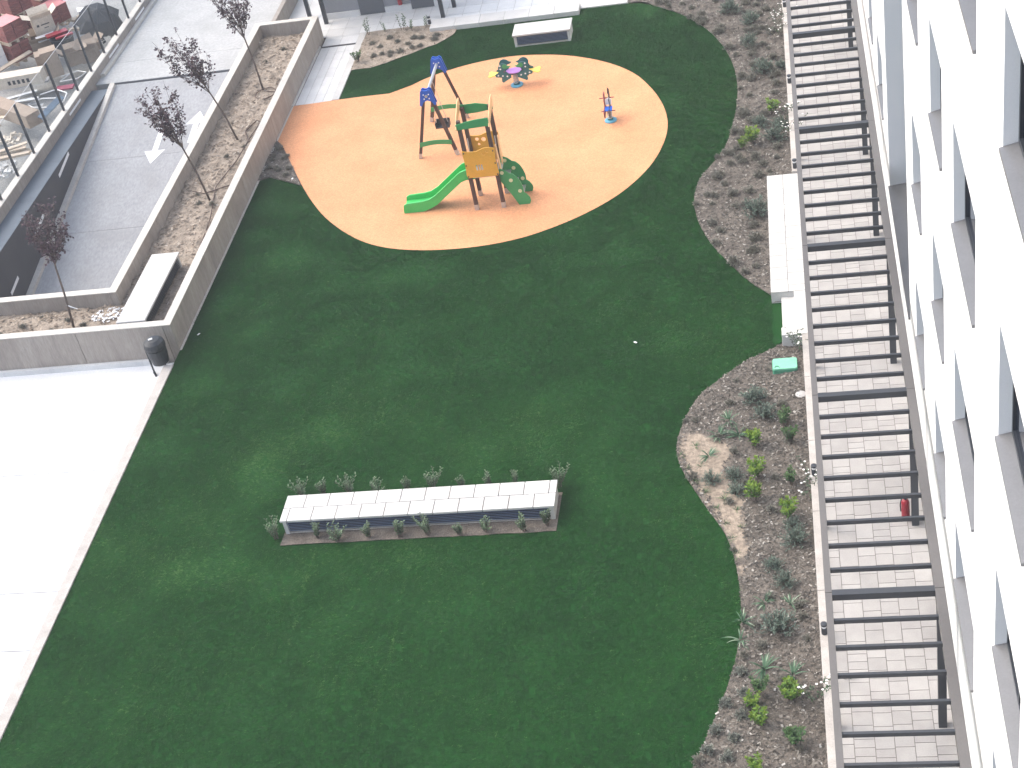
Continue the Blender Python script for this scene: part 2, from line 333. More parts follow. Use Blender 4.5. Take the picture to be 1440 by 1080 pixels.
def inside(P, poly):
    x, y = P[:,0], P[:,1]; res = np.zeros(len(P), bool); n = len(poly); j = n-1
    for i in range(n):
        xi, yi = poly[i]; xj, yj = poly[j]
        if yi != yj:
            c = ((yi > y) != (yj > y)) & (x < (xj-xi)*(y-yi)/(yj-yi) + xi); res ^= c
        j = i
    return res
def rand_in(poly, dens, exclude=()):
    p = np.array(poly); lo, hi = p.min(0), p.max(0); n = int(dens*np.prod(hi-lo))
    P = rng.random((n,2))*(hi-lo)+lo; k = inside(P, poly)
    for e in exclude: k &= ~inside(P, e)
    return P[k]
def ground_sheet(poly, step, fn):
    """fine triangulated sheet, heights from fn(x, y, distance-free noise)"""
    pts = [Vector(p) for p in poly]; n = len(pts)
    dense = []
    for i in range(n):
        a, b = pts[i], pts[(i+1) % n]; k = max(1, int((b-a).length/step))
        dense += [a + (b-a)*j/k for j in range(k)]
    ne = len(dense); P = rand_in(poly, 1.0/step**2)
    allp = dense + [Vector((float(x), float(y))) for x, y in P]
    vs, es, fs, *_ = delaunay_2d_cdt(allp, [(i, (i+1) % ne) for i in range(ne)], [], 1, 1e-4)
    mb = MB(); ring = set(range(ne))
    mb.add([(v.x, v.y, fn(v.x, v.y)) for v in vs], [list(f) for f in fs], 0, .5)
    return mb

# ------------------------------------------------------------------ ground and paving
g = MB()
bm_outer = [(-90,-30),(40,-30),(40,110),(-90,110)]
hole = [(-22.5,23.0),(-17.0,23.0),(-17.0,43.40),(-22.5,43.40)]
g.prism(bm_outer, 'z', -.55, -.45, holes=[hole])
struct(g.obj('ground', M['yard']))
struct(MB().sheet(LAWN, 0).obj('lawn', M['lawn_base']))
struct(ground_sheet(RUB, .5, lambda x,y: .014).obj('rubber_play_surface', M['rubber'], smooth=True))
def bumpy(z0, a, s): return lambda x,y: z0 + a*(noise.noise(Vector((x*s, y*s, 3.1))) + .5*noise.noise(Vector((x*s*3.1, y*s*3.1, 9.0)))+ .9)

struct(ground_sheet(TOPBED, .16, bumpy(-.005, .04, 1.6)).obj('planting_bed', M['sandy'], smooth=True))
struct(ground_sheet(SOILTRI, .12, bumpy(.004, .02, 2)).obj('soil_patch', M['soil'], smooth=True))
struct(ground_sheet(BENCHSOIL, .12, bumpy(.002, .02, 2)).obj('soil_strip', M['soil'], smooth=True))
SANDP = smooth_line([(-2.82,23.9),(-2.86,23.2),(-2.68,22.6),(-2.25,21.7),(-1.86,20.85),(-1.66,20.1),(-1.6,19.6),(-1.45,20.4),(-1.6,21.2),(-1.55,22.0),(-1.8,22.3),(-2.0,22.6),(-1.7,23.3),(-2.1,23.6)], True)
def sanded(o):
    co = np.array([v.co[:2] for v in o.data.vertices]); S = np.array(SANDP); d = np.min(np.hypot(co[:,None,0]-S[None,:,0], co[:,None,1]-S[None,:,1]), 1)
    d = np.where(inside(co, SANDP), d, -d); at = o.data.attributes.new('sand','FLOAT','POINT'); at.data.foreach_set('value', np.clip(.5+d*2.2, 0, 1).astype(np.float32)); return o
for pb in (BED_UP, BED_LO): struct(sanded(ground_sheet(pb, .11, bumpy(-.015, .05, 1.6)).obj('planting_bed', M['bed'], smooth=True)))

# white plaza, a third of a metre below the lawn
pz = MB(); ys = [-6,-2.2,1.6,5.3,9.1,12.9,16.0,18.95,20.54,24.28,28.15]; xs = [-50,-40,-30,-24,-15.15]
for i in range(len(xs)-1):
    for j in range(len(ys)-1): pz.box(xs[i]+.010, xs[i+1]-(.010 if i < len(xs)-2 else 0), ys[j]+.012, ys[j+1]-.012, -.42, -.30)
pz.box(-50,-15.15,-6,28.15,-.44,-.31, 1)
struct(pz.obj('plaza', [M['plaza'], M['grout']]))
k = MB().box(-15.17,-14.93,-6,27.6,-.44,.035)
tag(k.obj('lawn_kerb', M['kerb'], bevel=.01), 'long pale stone kerb dividing the white plaza from the left edge of the lawn', 'kerb')
sk = MB()
for i in range(14): sk.box(-24+i*.62+.003, -24+(i+1)*.62-.003, 28.09, 28.168, -.30, -.16)

# ramp, apron, ledge
RS = .186
def rz(y): return -(43.42-y)*RS if y < 43.42 else 0
rm = MB()
cuts = [43.36, 39.6, 36.4, 33.2, 30.0, 26.8, 23.0]
for a, b in zip(cuts[:-1], cuts[1:]):
    rm.add([(-21.68,b+.006,rz(b+.006)),(-17.08,b+.006,rz(b+.006)),(-17.08,a-.006,rz(a-.006)),(-21.68,a-.006,rz(a-.006)),
            (-21.68,b+.006,rz(b)-.2),(-17.08,b+.006,rz(b)-.2),(-17.08,a-.006,rz(a)-.2),(-21.68,a-.006,rz(a)-.2)], [(0,1,2,3),(7,6,5,4),(0,4,5,1),(1,5,6,2),(2,6,7,3),(3,7,4,0)])
struct(rm.obj('ramp', M['ramp']))
rk = MB()
for i in range(9):
    a, b = 43.3-i*2.3, 43.3-(i+1)*2.3+.01
    rk.add([(-21.85,b,rz(b)+.12),(-21.68,b,rz(b)+.12),(-21.68,a,rz(a)+.12),(-21.85,a,rz(a)+.12),(-21.85,b,rz(b)-.2),(-21.68,b,rz(b)-.2),(-21.68,a,rz(a)-.2),(-21.85,a,rz(a)-.2)], [(0,1,2,3),(7,6,5,4),(0,4,5,1),(1,5,6,2),(2,6,7,3),(3,7,4,0)])
tag(rk.obj('ramp_kerb', M['conc_top']), 'pale concrete kerb sloping down the left side of the garage ramp', 'kerb')
ap_ = MB().box(-22.45,-17.09,43.50,45.0,-.42,.0); struct(ap_.box(-22.45,-16.76,45.01,60,-.42,.0).obj('apron', M['apron']))
dr = thing('drain_channel', 'dark linear drain grating across the top of the garage ramp', 'drain', (-19.4,43.43,0))
d1 = MB().box(-21.9,-17.1,43.36,43.50,-.2,-.02); d1.obj('channel', M['black'], dr)
d2 = MB()
for i in range(120): d2.box(-21.88+i*.04,-21.86+i*.04,43.375,43.485,-.02,-.004)
d2.obj('grating', M['dark'], dr)
lg = MB()
for i in range(9): lg.box(-22.45,-21.852,43.1-(i+1)*2.3+.008,43.1-i*2.3,-.42,.0)
struct(lg.obj('ledge', M['ledge']))
rw = thing('ramp_wall', 'dark painted retaining wall with white dashes beside the garage ramp', 'wall', (-21.85,36,0))
MB().box(-22.3,-21.85,22.4,43.36,-4.4,-.42).obj('wall_face', M['asph'], rw)
MB().box(-21.9,-21.846,22.4,43.1,-.42,-.012).obj('wall_band', M['asph'], rw)
for y0, y1, z0, z1 in [(38.05,39.1,-.16,-.16),(35.5,36.4,-.62,-.62),(33.2,33.85,-1.17,-1.17)]:
    f = MB(); s0 = rz(y0)-rz(38.75)-.14; s1 = rz(y1)-rz(38.75)-.14
    f.add([(-21.845,y0,s0-.05),(-21.845,y1,s1-.05),(-21.845,y1,s1+.05),(-21.845,y0,s0+.05),(-21.835,y0,s0-.05),(-21.835,y1,s1-.05),(-21.835,y1,s1+.05),(-21.835,y0,s0+.05)], [(0,1,2,3),(7,6,5,4),(0,4,5,1),(1,5,6,2),(2,6,7,3),(3,7,4,0)])
    f.obj('white_dash', M['white'], rw)
tag(MB().box(-22.5,-17.0,22.3,22.6,-4.6,-.46).obj('garage_back_wall', M['asph']), 'dark back wall at the foot of the garage ramp', 'wall')
ar = MB()
def arrow(cx, cy, s):
    pts = [(-.09,-.75*s),(.09,-.75*s),(.09,.15*s),(.34,.15*s),(0,.75*s),(-.34,.15*s),(-.09,.15*s)]
    P = [(cx+x, cy+y, rz(cy+y)+.006) for x,y in pts]
    ar.add(P, [(0,1,2,6),(3,4,5)] if s > 0 else [(6,2,1,0),(5,4,3)], 0, .5)
A1 = MB(); ar = A1; arrow(-19.45,39.95,-1.0); struct(A1.obj('road_marking', M['white'], fix=False))
A1 = MB(); ar = A1; arrow(-18.35,40.75,1.0); struct(A1.obj('road_marking', M['white'], fix=False))

# boundary wall and glass fence
bw = thing('boundary_wall', 'low pale concrete wall between the ramp and the builders yard, carrying the glass fence', 'wall', (-22.55,42,0))
b_ = MB()
for i in range(13): b_.box(-22.66,-22.45,30+i*2.4+.004,30+(i+1)*2.4-.004,-.42,.33)
b_.obj('wall', M['conc'], bw)
MB().box(-22.675,-22.445,30,61.2,.334,.36).obj('coping', M['conc_top'], bw)
MB().box(-22.449,-22.30,44.05,61,.0,.1).obj('upstand', M['conc_top'], bw)
for y0, y1 in [(41.14,42.18),(45.1,46.1),(48.0,49.0)]: MB().box(-22.452,-22.442,y0,y1,.15,.22).obj('white_strip', M['white'], bw)
gf = thing('glass_fence', 'glass fence with dark slim posts standing on the boundary wall beside the yard', 'fence', (-22.57,43,.36))
for i in range(14):
    y = 34.49+1.33*i
    pm = MB().box(-22.60,-22.54,y-.03,y+.03,.36,2.0); pm.obj('post', M['dark'], gf)
    if i: MB().box(-22.576,-22.566,y-1.29,y-.04,.42,1.97).obj('glass_panel', M['glass'], gf)
MB().box(-22.576,-22.564,34.4,51.9,2.0,2.010).obj('rail', M['galv'], gf)

# raised planter with its walls
pw = thing('planter_wall', 'board marked concrete wall round the raised tree planter left of the lawn', 'wall', (-16,37,0))
w = MB()
def wallrun(m, x0,x1,y0,y1,z0,z1, axis, step):
    a, b = (y0,y1) if axis == 'y' else (x0,x1); p = a
    while p < b-1e-6:
        q = min(p+step, b)
        if b-q < .5: q = b
        if axis == 'y': m.box(x0,x1,p+.006,q-.006,z0,z1)
        else: m.box(p+.006,q-.006,y0,y1,z0,z1)
        p = q
wallrun(w,-15.15,-14.95,28.17,45.0,-.44,.765,'y',3.4)
wallrun(w,-17.08,-16.88,29.8,45.0,-3.6,.765,'y',3.4)
wallrun(w,-16.88,-15.15,44.8,45.0,-.44,.765,'x',3)
wallrun(w,-27,-15.15,28.17,28.37,-.44,.765,'x',3.2)
wallrun(w,-27,-16.88,29.80,30.0,-.5,.765,'x',3.2) if False else w.box(-27,-17.08,29.80,30.0,-.5,.765)
w.obj('wall', M['conc'], pw, bevel=.008)
c = MB()
c.box(-15.155,-14.945,28.165,45.005,.766,.785); c.box(-17.085,-16.875,29.795,45.005,.766,.785)
c.box(-16.875,-15.155,44.795,45.005,.766,.785); c.box(-27,-15.155,28.165,28.375,.766,.785); c.box(-27,-17.085,29.795,30.005,.766,.785)
c.obj('coping', M['conc_top'], pw)
sk.obj('skirting', M['tile'], pw)
MB().box(-14.948,-14.90,28.2,40.3,.0,.02).obj('edging_strip', M['conc_top'], pw)
MB().box(-27,-16.9,28.37,29.8,-.6,.2).obj('planter_base', M['conc'], pw)
SOILP = [(-27,28.375),(-15.155,28.375),(-15.155,44.795),(-16.875,44.795),(-16.875,29.795),(-27,29.795)]
struct(ground_sheet(SOILP, .10, bumpy(.30, .085, 2.6)).obj('planter_soil', M['sandy'], smooth=True))

# path beside the planter, terrace at the far end
def tiles(m, x0,x1,y0,y1,z, tx, ty, gap=.01, off=True, mi=0):
    nx = max(1, round((x1-x0)/tx)); tx = (x1-x0)/nx
    for i in range(nx):
        y = y0 - (ty/2 if (off and i % 2) else 0)
        while y < y1:
            a, b = max(y, y0), min(y+ty, y1)
            if b-a > .03: m.box(x0+i*tx+gap/2, x0+(i+1)*tx-gap/2, a+gap/2, b-gap/2, z-.03, z, mi)
            y += ty
pt = MB(); tiles(pt,-14.88,-13.74,40.42,44.24,.0,.285,.57, off=False); pt.box(-14.9,-13.72,40.4,44.26,-.1,-.008,1)
struct(pt.obj('path', [M['tile'], M['grout']]))
MB_ = MB().box(-13.72,-13.5,40.45,45.0,-.2,.035)
tag(MB_.obj('path_kerb', M['stone'], bevel=.008), 'pale stone kerb between the tiled path and the far planting bed', 'kerb')
struct(MB().box(-14.945,-14.9,40.3,44.3,-.1,.06).obj('path_edge', M['stone']))
tr_ = MB(); tiles(tr_,-16.6,-4.2,45.02,56,.0,.57,.57, off=False); tiles(tr_,-14.88,-13.74,44.36,45.02,.0,.57,.57, off=False)
tr_.box(-16.6,-4.2,45.01,56,-.4,-.008,1); tr_.box(-14.9,-13.72,44.34,45.01,-.1,-.008,1)
struct(tr_.obj('terrace', [M['tile'], M['grout']]))
tag(MB().box(-14.9,-13.72,44.26,44.34,-.1,-.012).obj('slot_drain', M['black']), 'dark slot drain across the tiled path near the grey doors', 'drain')
wk = MB(); 
for i in range(6): wk.box(-11.3+i*.8+.003,-11.3+(i+1)*.8-.003,44.42,45.05,-.1,.15)
tag(wk.obj('stone_step', M['stone'], bevel=.008), 'long low white stone step along the far edge of the lawn', 'step')
tag(MB().box(-6.5,-5.0,44.84,45.01,-.1,.04).obj('terrace_kerb', M['stone'], bevel=.01), 'short pale kerb right of the long white step at the far lawn edge', 'kerb')
fb = thing('pavilion', 'grey clad pavilion wall with dark doors and slim posts beyond the far bed', 'building', (-13,46.5,0))
MB().box(-15.2,-11.3,46.46,46.7,.0,3.0).obj('wall', M['grey_panel'], fb)
sp = None
for x0, x1 in [(-15.2,-13.98),(-13.12,-12.22),(-11.45,-11.3)]: MB().box(x0,x1,46.40,46.458,.0,.2).obj('skirting', M['tile'], fb)
for x0, x1 in [(-13.97,-13.13),(-12.21,-11.46)]:
    d = MB().box(x0,x1,46.42,46.457,.015,2.1).obj('door', M['door'], fb); MB().tube([(x1-.1,46.37,1.0),(x1-.1,46.37,1.14)], .012).obj('handle', M['galv'], d)
for x, y in [(-15.1,46.12),(-15.85,46.85),(-11.03,45.5),(-10.76,46.2)]: MB().box(x-.06,x+.06,y-.06,y+.06,0,2.9).obj('post', M['dark'], fb)
MB().box(-16.4,-10.2,45.3,50,2.9,3.1).obj('roof', M['plaster'], fb)
tag(MB().box(-16.75,-16.6,45.03,56,-.1,.55).obj('low_wall', M['conc']), 'low concrete wall between the apron and the terrace beyond the planter', 'wall')

# ------------------------------------------------------------------ walkway, steps, kerb wall
wkm = MB(); WZ = .30
x_edges = [-.14,.12,.44,.74,1.04,1.36,1.70]
for i in range(6):
    y = 4.0 + (.2 if i % 2 else 0)
    while y < 47:
        full = random.random() < .5
        L_ = .44
        parts = [(y, y+L_)] if full else ([(y, y+L_*.62),(y+L_*.62, y+L_)] if random.random() < .6 else [(y, y+L_*.38),(y+L_*.38, y+L_)])
        for a, b in parts: wkm.box(x_edges[i]+.005, x_edges[i+1]-.005, a+.005, b-.005, WZ-.04, WZ)
        y += L_
wkm.box(-.14,1.715,4,47,-.3,WZ-.008,1)
struct(wkm.obj('walkway', [M['paver'], M['grout']]))
kw = MB(); wallrun(kw,-.30,-.14,3,26.5,-.1,.36,'y',2.0); wallrun(kw,-.30,-.14,33.14,47,-.1,.36,'y',2.0)
tag(kw.obj('walkway_kerb', M['kerb'], bevel=.006), 'pale stone kerb wall along the pergola walkway, carrying the small bollard lights', 'kerb')
ld = MB(); tiles(ld,-.92,-.15,28.15,33.14,.30,.385,.48); ld.box(-.90,-.15,28.17,33.12,.262,.29,1); ld.box(-.915,-.15,28.155,33.135,-.1,.26,0)
tag(ld.obj('landing', [M['stone'],M['grout']]), 'white two row stone landing joining the pergola walkway above the steps', 'landing')
st = MB(); st.box(-.70,-.42,26.8,28.15,-.1,.15); st.box(-.42,-.14,26.8,28.15,-.1,.295)
tag(st.obj('garden_steps', M['stone'], bevel=.006), 'two stone steps from the lawn up to the pergola walkway', 'steps')
tag(MB().box(-.72,-.15,26.52,26.8,-.1,.32).obj('step_wall', M['stone'], bevel=.01), 'short white stone cheek wall beside the garden steps', 'wall')

# ------------------------------------------------------------------ pergola
pg = thing('pergola', 'long taupe metal pergola of closely spaced slats over the paved walkway', 'pergola', (.7,25,.3))
ZP = 3.2
thick = [16.2-4.65*2+4.65*i for i in range(9)]
for i in range(8):
    MB().box(-.15,-.05,thick[i]+.004,thick[i+1]-.004,ZP-.2,ZP).obj('beam', M['pergola'], pg, bevel=.004)
    MB().box(1.425,1.567,thick[i]+.004,thick[i+1]-.004,ZP-.2,ZP).obj('beam', M['pergola'], pg, bevel=.004)
for i in range(9):
    MB().box(-.049,1.424,thick[i]-.055,thick[i]+.055,ZP-.125,ZP-.003).obj('cross_beam', M['rung'], pg)
    if i < 8:
        for j in range(1, 9):
            y = thick[i] + 4.65*j/9
            MB().box(-.049,1.424,y-.022,y+.022,ZP-.105,ZP-.03).obj('slat', M['rung'], pg)
for y in [11.5,16.05,20.6,25.35,30.1,33.75,39.6]:
    p_ = MB().box(1.43,1.555,y-.06,y+.06,.30,ZP-.2); p_.obj('post', M['dark'], pg)
    q_ = MB().box(-.145,-.055,y-.05,y+.05,.36,ZP-.2); q_.obj('post', M['dark'], pg)

# ------------------------------------------------------------------ apartment building
BX = 1.72
bd = thing('apartment_building', 'white rendered apartment building with deep set windows and sloping grey sills', 'building', (BX,20,0))
wins = []
rowsABC = [(.35,1.5),(3.35,4.53),(6.33,7.58),(9.45,10.85),(12.78,14.12),(15.9,17.2),(19.0,20.3)]
for y0, y1 in [(17.5,18.98),(14.12,16.22),(10.42,12.24),(6.2,8.0),(2.2,4.0)]:
    for z0, z1 in rowsABC: wins.append((y0,y1,z0,z1,.16))
for z0, z1 in [(.4,1.6),(3.28,4.56),(6.38,7.76),(9.62,11.0),(12.9,14.2),(16.0,17.3),(19.1,20.4)]: wins.append((20.72,22.2,z0,z1,.16))
wins.append((23.6,28.3,2.65,17.5,.37))
for y0, y1, zs in [(29.55,31.05,[(3.55,4.92),(6.7,8.0),(9.8,11.1),(12.9,14.2)]),(32.5,33.8,[(3.85,5.15),(7.0,8.3),(10.1,11.4),(13.2,14.5)]),(36.5,38,[(4.0,5.3),(7.1,8.4)]),(41,42.5,[(4.0,5.3),(7.1,8.4)])]:
    for z0, z1 in zs: wins.append((y0,y1,z0,z1,.16))
Ys = sorted({-4.0,50.0} | {a for w_ in wins for a in w_[:2]}); Zs = sorted({0.0,23.5} | {a for w_ in wins for a in w_[2:4]})
def solid(y, z): return not any(a < y < b and c_ < z < d for a,b,c_,d,_ in wins)
fm = MB()
# merge vertically: one strip of quads per y interval
for i in range(len(Ys)-1):
    ym = (Ys[i]+Ys[i+1])/2; run = None
    for j in range(len(Zs)):
        ok = j < len(Zs)-1 and solid(ym, (Zs[j]+Zs[j+1])/2)
        if ok and run is None: run = Zs[j]
        if not ok and run is not None:
            fm.add([(BX,Ys[i],run),(BX,Ys[i+1],run),(BX,Ys[i+1],Zs[j]),(BX,Ys[i],Zs[j])], [(0,3,2,1)]); run = None
for y0,y1,z0,z1,d in wins:
    X1 = BX+d
    fm.add([(BX,y0,z0),(X1,y0,z0),(X1,y0,z1),(BX,y0,z1)], [(0,1,2,3)]); fm.add([(BX,y1,z0),(X1,y1,z0),(X1,y1,z1),(BX,y1,z1)], [(3,2,1,0)])
    fm.add([(BX,y0,z1),(X1,y0,z1),(X1,y1,z1),(BX,y1,z1)], [(0,1,2,3)])
fm.add([(BX,-4,0),(BX+9,-4,0),(BX+9,-4,23.5),(BX,-4,23.5),(BX,50,0),(BX+9,50,0),(BX+9,50,23.5),(BX,50,23.5)], [(0,1,2,3),(7,6,5,4),(3,2,6,7),(1,5,6,2)])
fm.obj('wall', M['plaster'], bd, fix=False)
MB().box(BX-.03,BX-.001,4,47,.3,.42).obj('plinth', M['tile'], bd)
for y0,y1,z0,z1,d in wins:
    X1 = BX+d
    fr = MB(); t = .06
    fr.box(X1-.03,X1+.03,y0,y0+t,z0,z1); fr.box(X1-.03,X1+.03,y1-t,y1,z0,z1); fr.box(X1-.03,X1+.03,y0+t,y1-t,z1-t,z1); fr.box(X1-.03,X1+.03,y0+t,y1-t,z0,z0+t+.05)
    if d > .3:
        zz = z0+2.6
        while zz < z1-1: fr.box(X1-.03,X1+.03,y0+t,y1-t,zz,zz+.35); zz += 3.05
        ym = (y0+y1)/2; fr.box(X1-.032,X1+.028,ym-.04,ym+.04,z0+t,z1-t)
    else: ym = (y0+y1)/2; fr.box(X1-.032,X1+.028,ym-.03,ym+.03,z0+t+.05,z1-t)
    wo = fr.obj('window', M['frame'], bd)
    MB().box(X1+.0,X1+.012,y0+t,y1-t,z0+t,z1-t).obj('pane', M['pane'], wo)
    s_ = MB(); a, b = y0+.004, y1-.004
    s_.add([(BX-.035,a,z0-.035),(BX-.035,b,z0-.035),(BX-.035,b,z0+.005),(BX-.035,a,z0+.005),(X1-.03,a,z0-.035),(X1-.03,b,z0-.035),(X1-.03,b,z0+.045),(X1-.03,a,z0+.045)],
           [(0,1,2,3),(7,6,5,4),(3,2,6,7),(0,4,5,1),(0,3,7,4),(1,5,6,2)])
    s_.obj('sill', M['sill'], wo)

# ------------------------------------------------------------------ louvred vent benches
def vent(label, x0, x1, y0, y1, z0, h, rows, front='y', tile=.5):
    o = thing('vent_bench', label, 'vent', ((x0+x1)/2, (y0+y1)/2, z0))
    MB().box(x0+.12,x1-.12,y0+.1,y1-.1,z0-.05,z0+h-.06).obj('core', M['black'], o)
    cp = MB(); n = len(rows); dw = (y1-y0)/n
    if front == 'y':
        for r in range(n):
            xx = x0 - rows[r]
            while xx < x1-.02:
                a, b = max(xx,x0), min(xx+tile,x1)
                if b-a > .05: cp.box(a+.007,b-.007,y0+r*dw+(.007 if r else 0),y0+(r+1)*dw-(.007 if r < n-1 else 0),z0+h-.05,z0+h)
                xx += tile
    else: cp.box(x0,x1,y0,(y0+y1)/2-.002,z0+h-.05,z0+h); cp.box(x0,x1,(y0+y1)/2+.002,y1,z0+h-.05,z0+h)
    cp.obj('cap', M['stone'], o, bevel=.004)
    MB().box(x0+.03,x1-.03,y0+.03,y1-.03,z0+h-.075,z0+h-.052).obj('cap_bed', M['grout'], o)
    sb = z0+h-.076
    if front == 'y':
        for a, b in [(x0+.04,x0+.12),(x1-.12,x1-.04)]: MB().box(a,b,y0+.03,y1-.03,z0-.05,sb).obj('end_wall', M['stone'], o)
        MB().box(x0+.121,x1-.121,y0+.05,y0+.099,z0-.05,z0+.035).obj('curb', M['conc_top'], o)
        lv = MB(); k = 6
        for i in range(k):
            z = z0+.06+i*(h-.15)/k
            lv.obox(((x0+x1)/2,y0+.055,z+.02),(x1-x0-.25,.08,.008),rx=R(-40))
        lv.obj('louvre', M['louvre'], o)
        MB().box(x0+.121,x1-.121,y1-.099,y1-.05,z0-.05,sb).obj('back_wall', M['stone'], o)
    else:
        for a, b in [(y0+.04,y0+.12),(y1-.12,y1-.04)]: MB().box(x0+.03,x1-.03,a,b,z0-.05,sb).obj('end_wall', M['stone'], o)
        lv = MB(); k = 6
        for i in range(k):
            z = z0+.02+i*(h-.1)/k
            lv.obox((x1-.07,(y0+y1)/2,z+.02),(.07,y1-y0-.25,.008),ry=R(-40))
        lv.obj('louvre', M['dark'], o)
        MB().box(x0+.05,x0+.099,y0+.121,y1-.121,z0-.05,sb).obj('back_wall', M['stone'], o)
    return o
vent('long louvred vent bench with white tiled top in the middle of the lawn', -10.72,-5.15,21.5,22.25,0,.40,[.35,.08], tile=.5)
vent('small louvred vent box with white cap on the lawn beyond the play area', -8.38,-6.58,42.62,43.42,0,.40,[.0], tile=1.9)
vent('white capped vent box with dark side slats inside the raised planter', -16.4,-15.66,28.42,31.37,.40,.40,[0], front='x')

# ------------------------------------------------------------------ climbing tower with slide
GZ = .014
tw = thing('play_tower', 'climbing tower with orange panels, green slide and brown posts on the orange play surface', 'play tower', (-7.95,33.7,GZ))
PX = (-8.30,-7.595); PY = (33.36,34.06)
for x in PX:
    for y in PY:
        p_ = MB().box(x-.048,x+.048,y-.048,y+.048,GZ+.1,2.58).obj('post', M['brown'], tw, bevel=.008)
        MB().box(x-.052,x+.052,y-.052,y+.052,GZ,GZ+.16).obj('post_shoe', M['galv'], p_)
MB().box(-8.25,-7.645,33.41,34.01,.90,.95).obj('platform', M['galv'], tw)
def circ(cx, cz, r, n=14): return [(cx+r*math.cos(2*math.pi*i/n), cz+r*math.sin(2*math.pi*i/n)) for i in range(n)]
def slot(cx, cz, w, h): return [(cx+dx*w/2, cz+dz*h/2) for dx, dz in ((-1,-.8),(-.5,-1),(.5,-1),(1,-.8),(1,.8),(.5,1),(-.5,1),(-1,.8))]
def panel(y0, y1, holes, flip=False):
    n = 16; top = []
    for i in range(n+1):
        u = i/n; z = 1.76 - .05*math.sin(u*math.pi*1.15)*(1-u*.6) + .055*max(0, math.sin((u-.45)/.55*math.pi) if u > .45 else 0)
        top.append((-8.36+.83*u, z))
    side_r = [(-7.53,1.7),(-7.545,1.4),(-7.53,1.05),(-7.56,.985)]; side_l = [(-8.33,.985),(-8.36,1.05),(-8.345,1.4),(-8.36,1.7)]
    return MB().prism(top+side_r+side_l, 'y', y0, y1, holes=holes)
pn = panel(33.285,33.308,[circ(-7.82,1.64,.045),circ(-7.72,1.70,.04),circ(-7.66,1.56,.018)]+[slot(-8.06+k*.065,1.26,.045,.17) for k in range(3)]).obj('side_panel', M['orange'], tw)
bt = MB()
for x, z in [(-8.32,1.7),(-8.32,1.35),(-8.32,1.03),(-7.57,1.7),(-7.57,1.35),(-7.57,1.03)]: bt.tube([(x,33.27,z),(x,33.286,z)], .018, 8)
bt.obj('bolt', M['dark'], pn)
panel(34.112,34.135,[circ(-8.10,1.62,.05),circ(-7.93,1.60,.06),circ(-8.07,1.47,.035)]).obj('side_panel', M['orange'], tw)
MB().prism([(33.42,.99),(33.60,.99),(33.6,1.3),(33.5,1.75),(33.42,1.75)], 'x', -7.53,-7.51).obj('entry_panel', M['orange_pale'], tw)
MB().prism([(34.0,.99),(33.82,.99),(33.82,1.3),(33.92,1.75),(34.0,1.75)], 'x', -7.53,-7.51).obj('entry_panel', M['orange_pale'], tw)
for x in PX:
    for y in (33.46,33.96): MB().tube([(x,y,1.0),(x,y+(.06 if y<33.7 else -.06),1.25),(x,y+(.06 if y<33.7 else -.06),1.5),(x,y,1.75)], .014).obj('grab_rail', M['galv'], tw)
# roof boards
def arch(x0,x1,zl,zr,dz,n=10):
    up = [(x0+(x1-x0)*i/n, zl+(zr-zl)*i/n+dz*math.sin(math.pi*i/n)) for i in range(n+1)]
    return up
lo = [(-7.53,2.40),(-8.38,2.36)]
MB().prism(arch(-8.38,-7.53,2.50,2.62,.03)+lo, 'y', 33.285,33.31).obj('roof_board', M['green'], tw)
MB().prism([(-8.38,2.62),(-7.95,2.63),(-7.53,2.54),(-7.53,2.42),(-7.95,2.37),(-8.2,2.36),(-8.38,2.5)], 'y', 34.11,34.135).obj('roof_board', M['green'], tw)
for x in (-8.375,-7.54): MB().prism([(33.2,2.42),(33.5,2.62),(33.95,2.80),(34.18,2.80),(34.18,2.55),(33.75,2.48),(33.3,2.36)], 'x', x,x+.022).obj('roof_side_board', M['orange_pale'], tw)
# slide
prof = [(-8.22,.93),(-8.45,.93),(-8.6,.88),(-9.35,.29),(-9.55,.19),(-9.75,.165),(-10.15,.165),(-10.24,.15),(-10.27,.06)]
sl = MB(); y0, y1 = 33.49, 33.97; wl_ = [.17,.17,.17,.17,.16,.15,.13,.10,.03]
n = len(prof)
def strip(ya, yb, za, zb):
    vs = []; fs = []
    for i,(x,z) in enumerate(prof):
        vs += [(x,ya,za(i,z)),(x,yb,za(i,z)),(x,yb,zb(i,z)),(x,ya,zb(i,z))]
    for i in range(n-1):
        for q in range(4): fs.append((i*4+q, i*4+(q+1)%4, (i+1)*4+(q+1)%4, (i+1)*4+q))
    fs += [(3,2,1,0), tuple((n-1)*4+q for q in range(4))]
    sl.add(vs, fs)
strip(y0+.05, y1-.05, lambda i,z: z-.03, lambda i,z: z)
strip(y0, y0+.05, lambda i,z: max(GZ,z-.11 if i < 5 else z-.15), lambda i,z: z+wl_[i]); strip(y1-.05, y1, lambda i,z: max(GZ,z-.11 if i<5 else z-.15), lambda i,z: z+wl_[i])
sl.obj('slide', M['slide'], tw, bevel=.012)
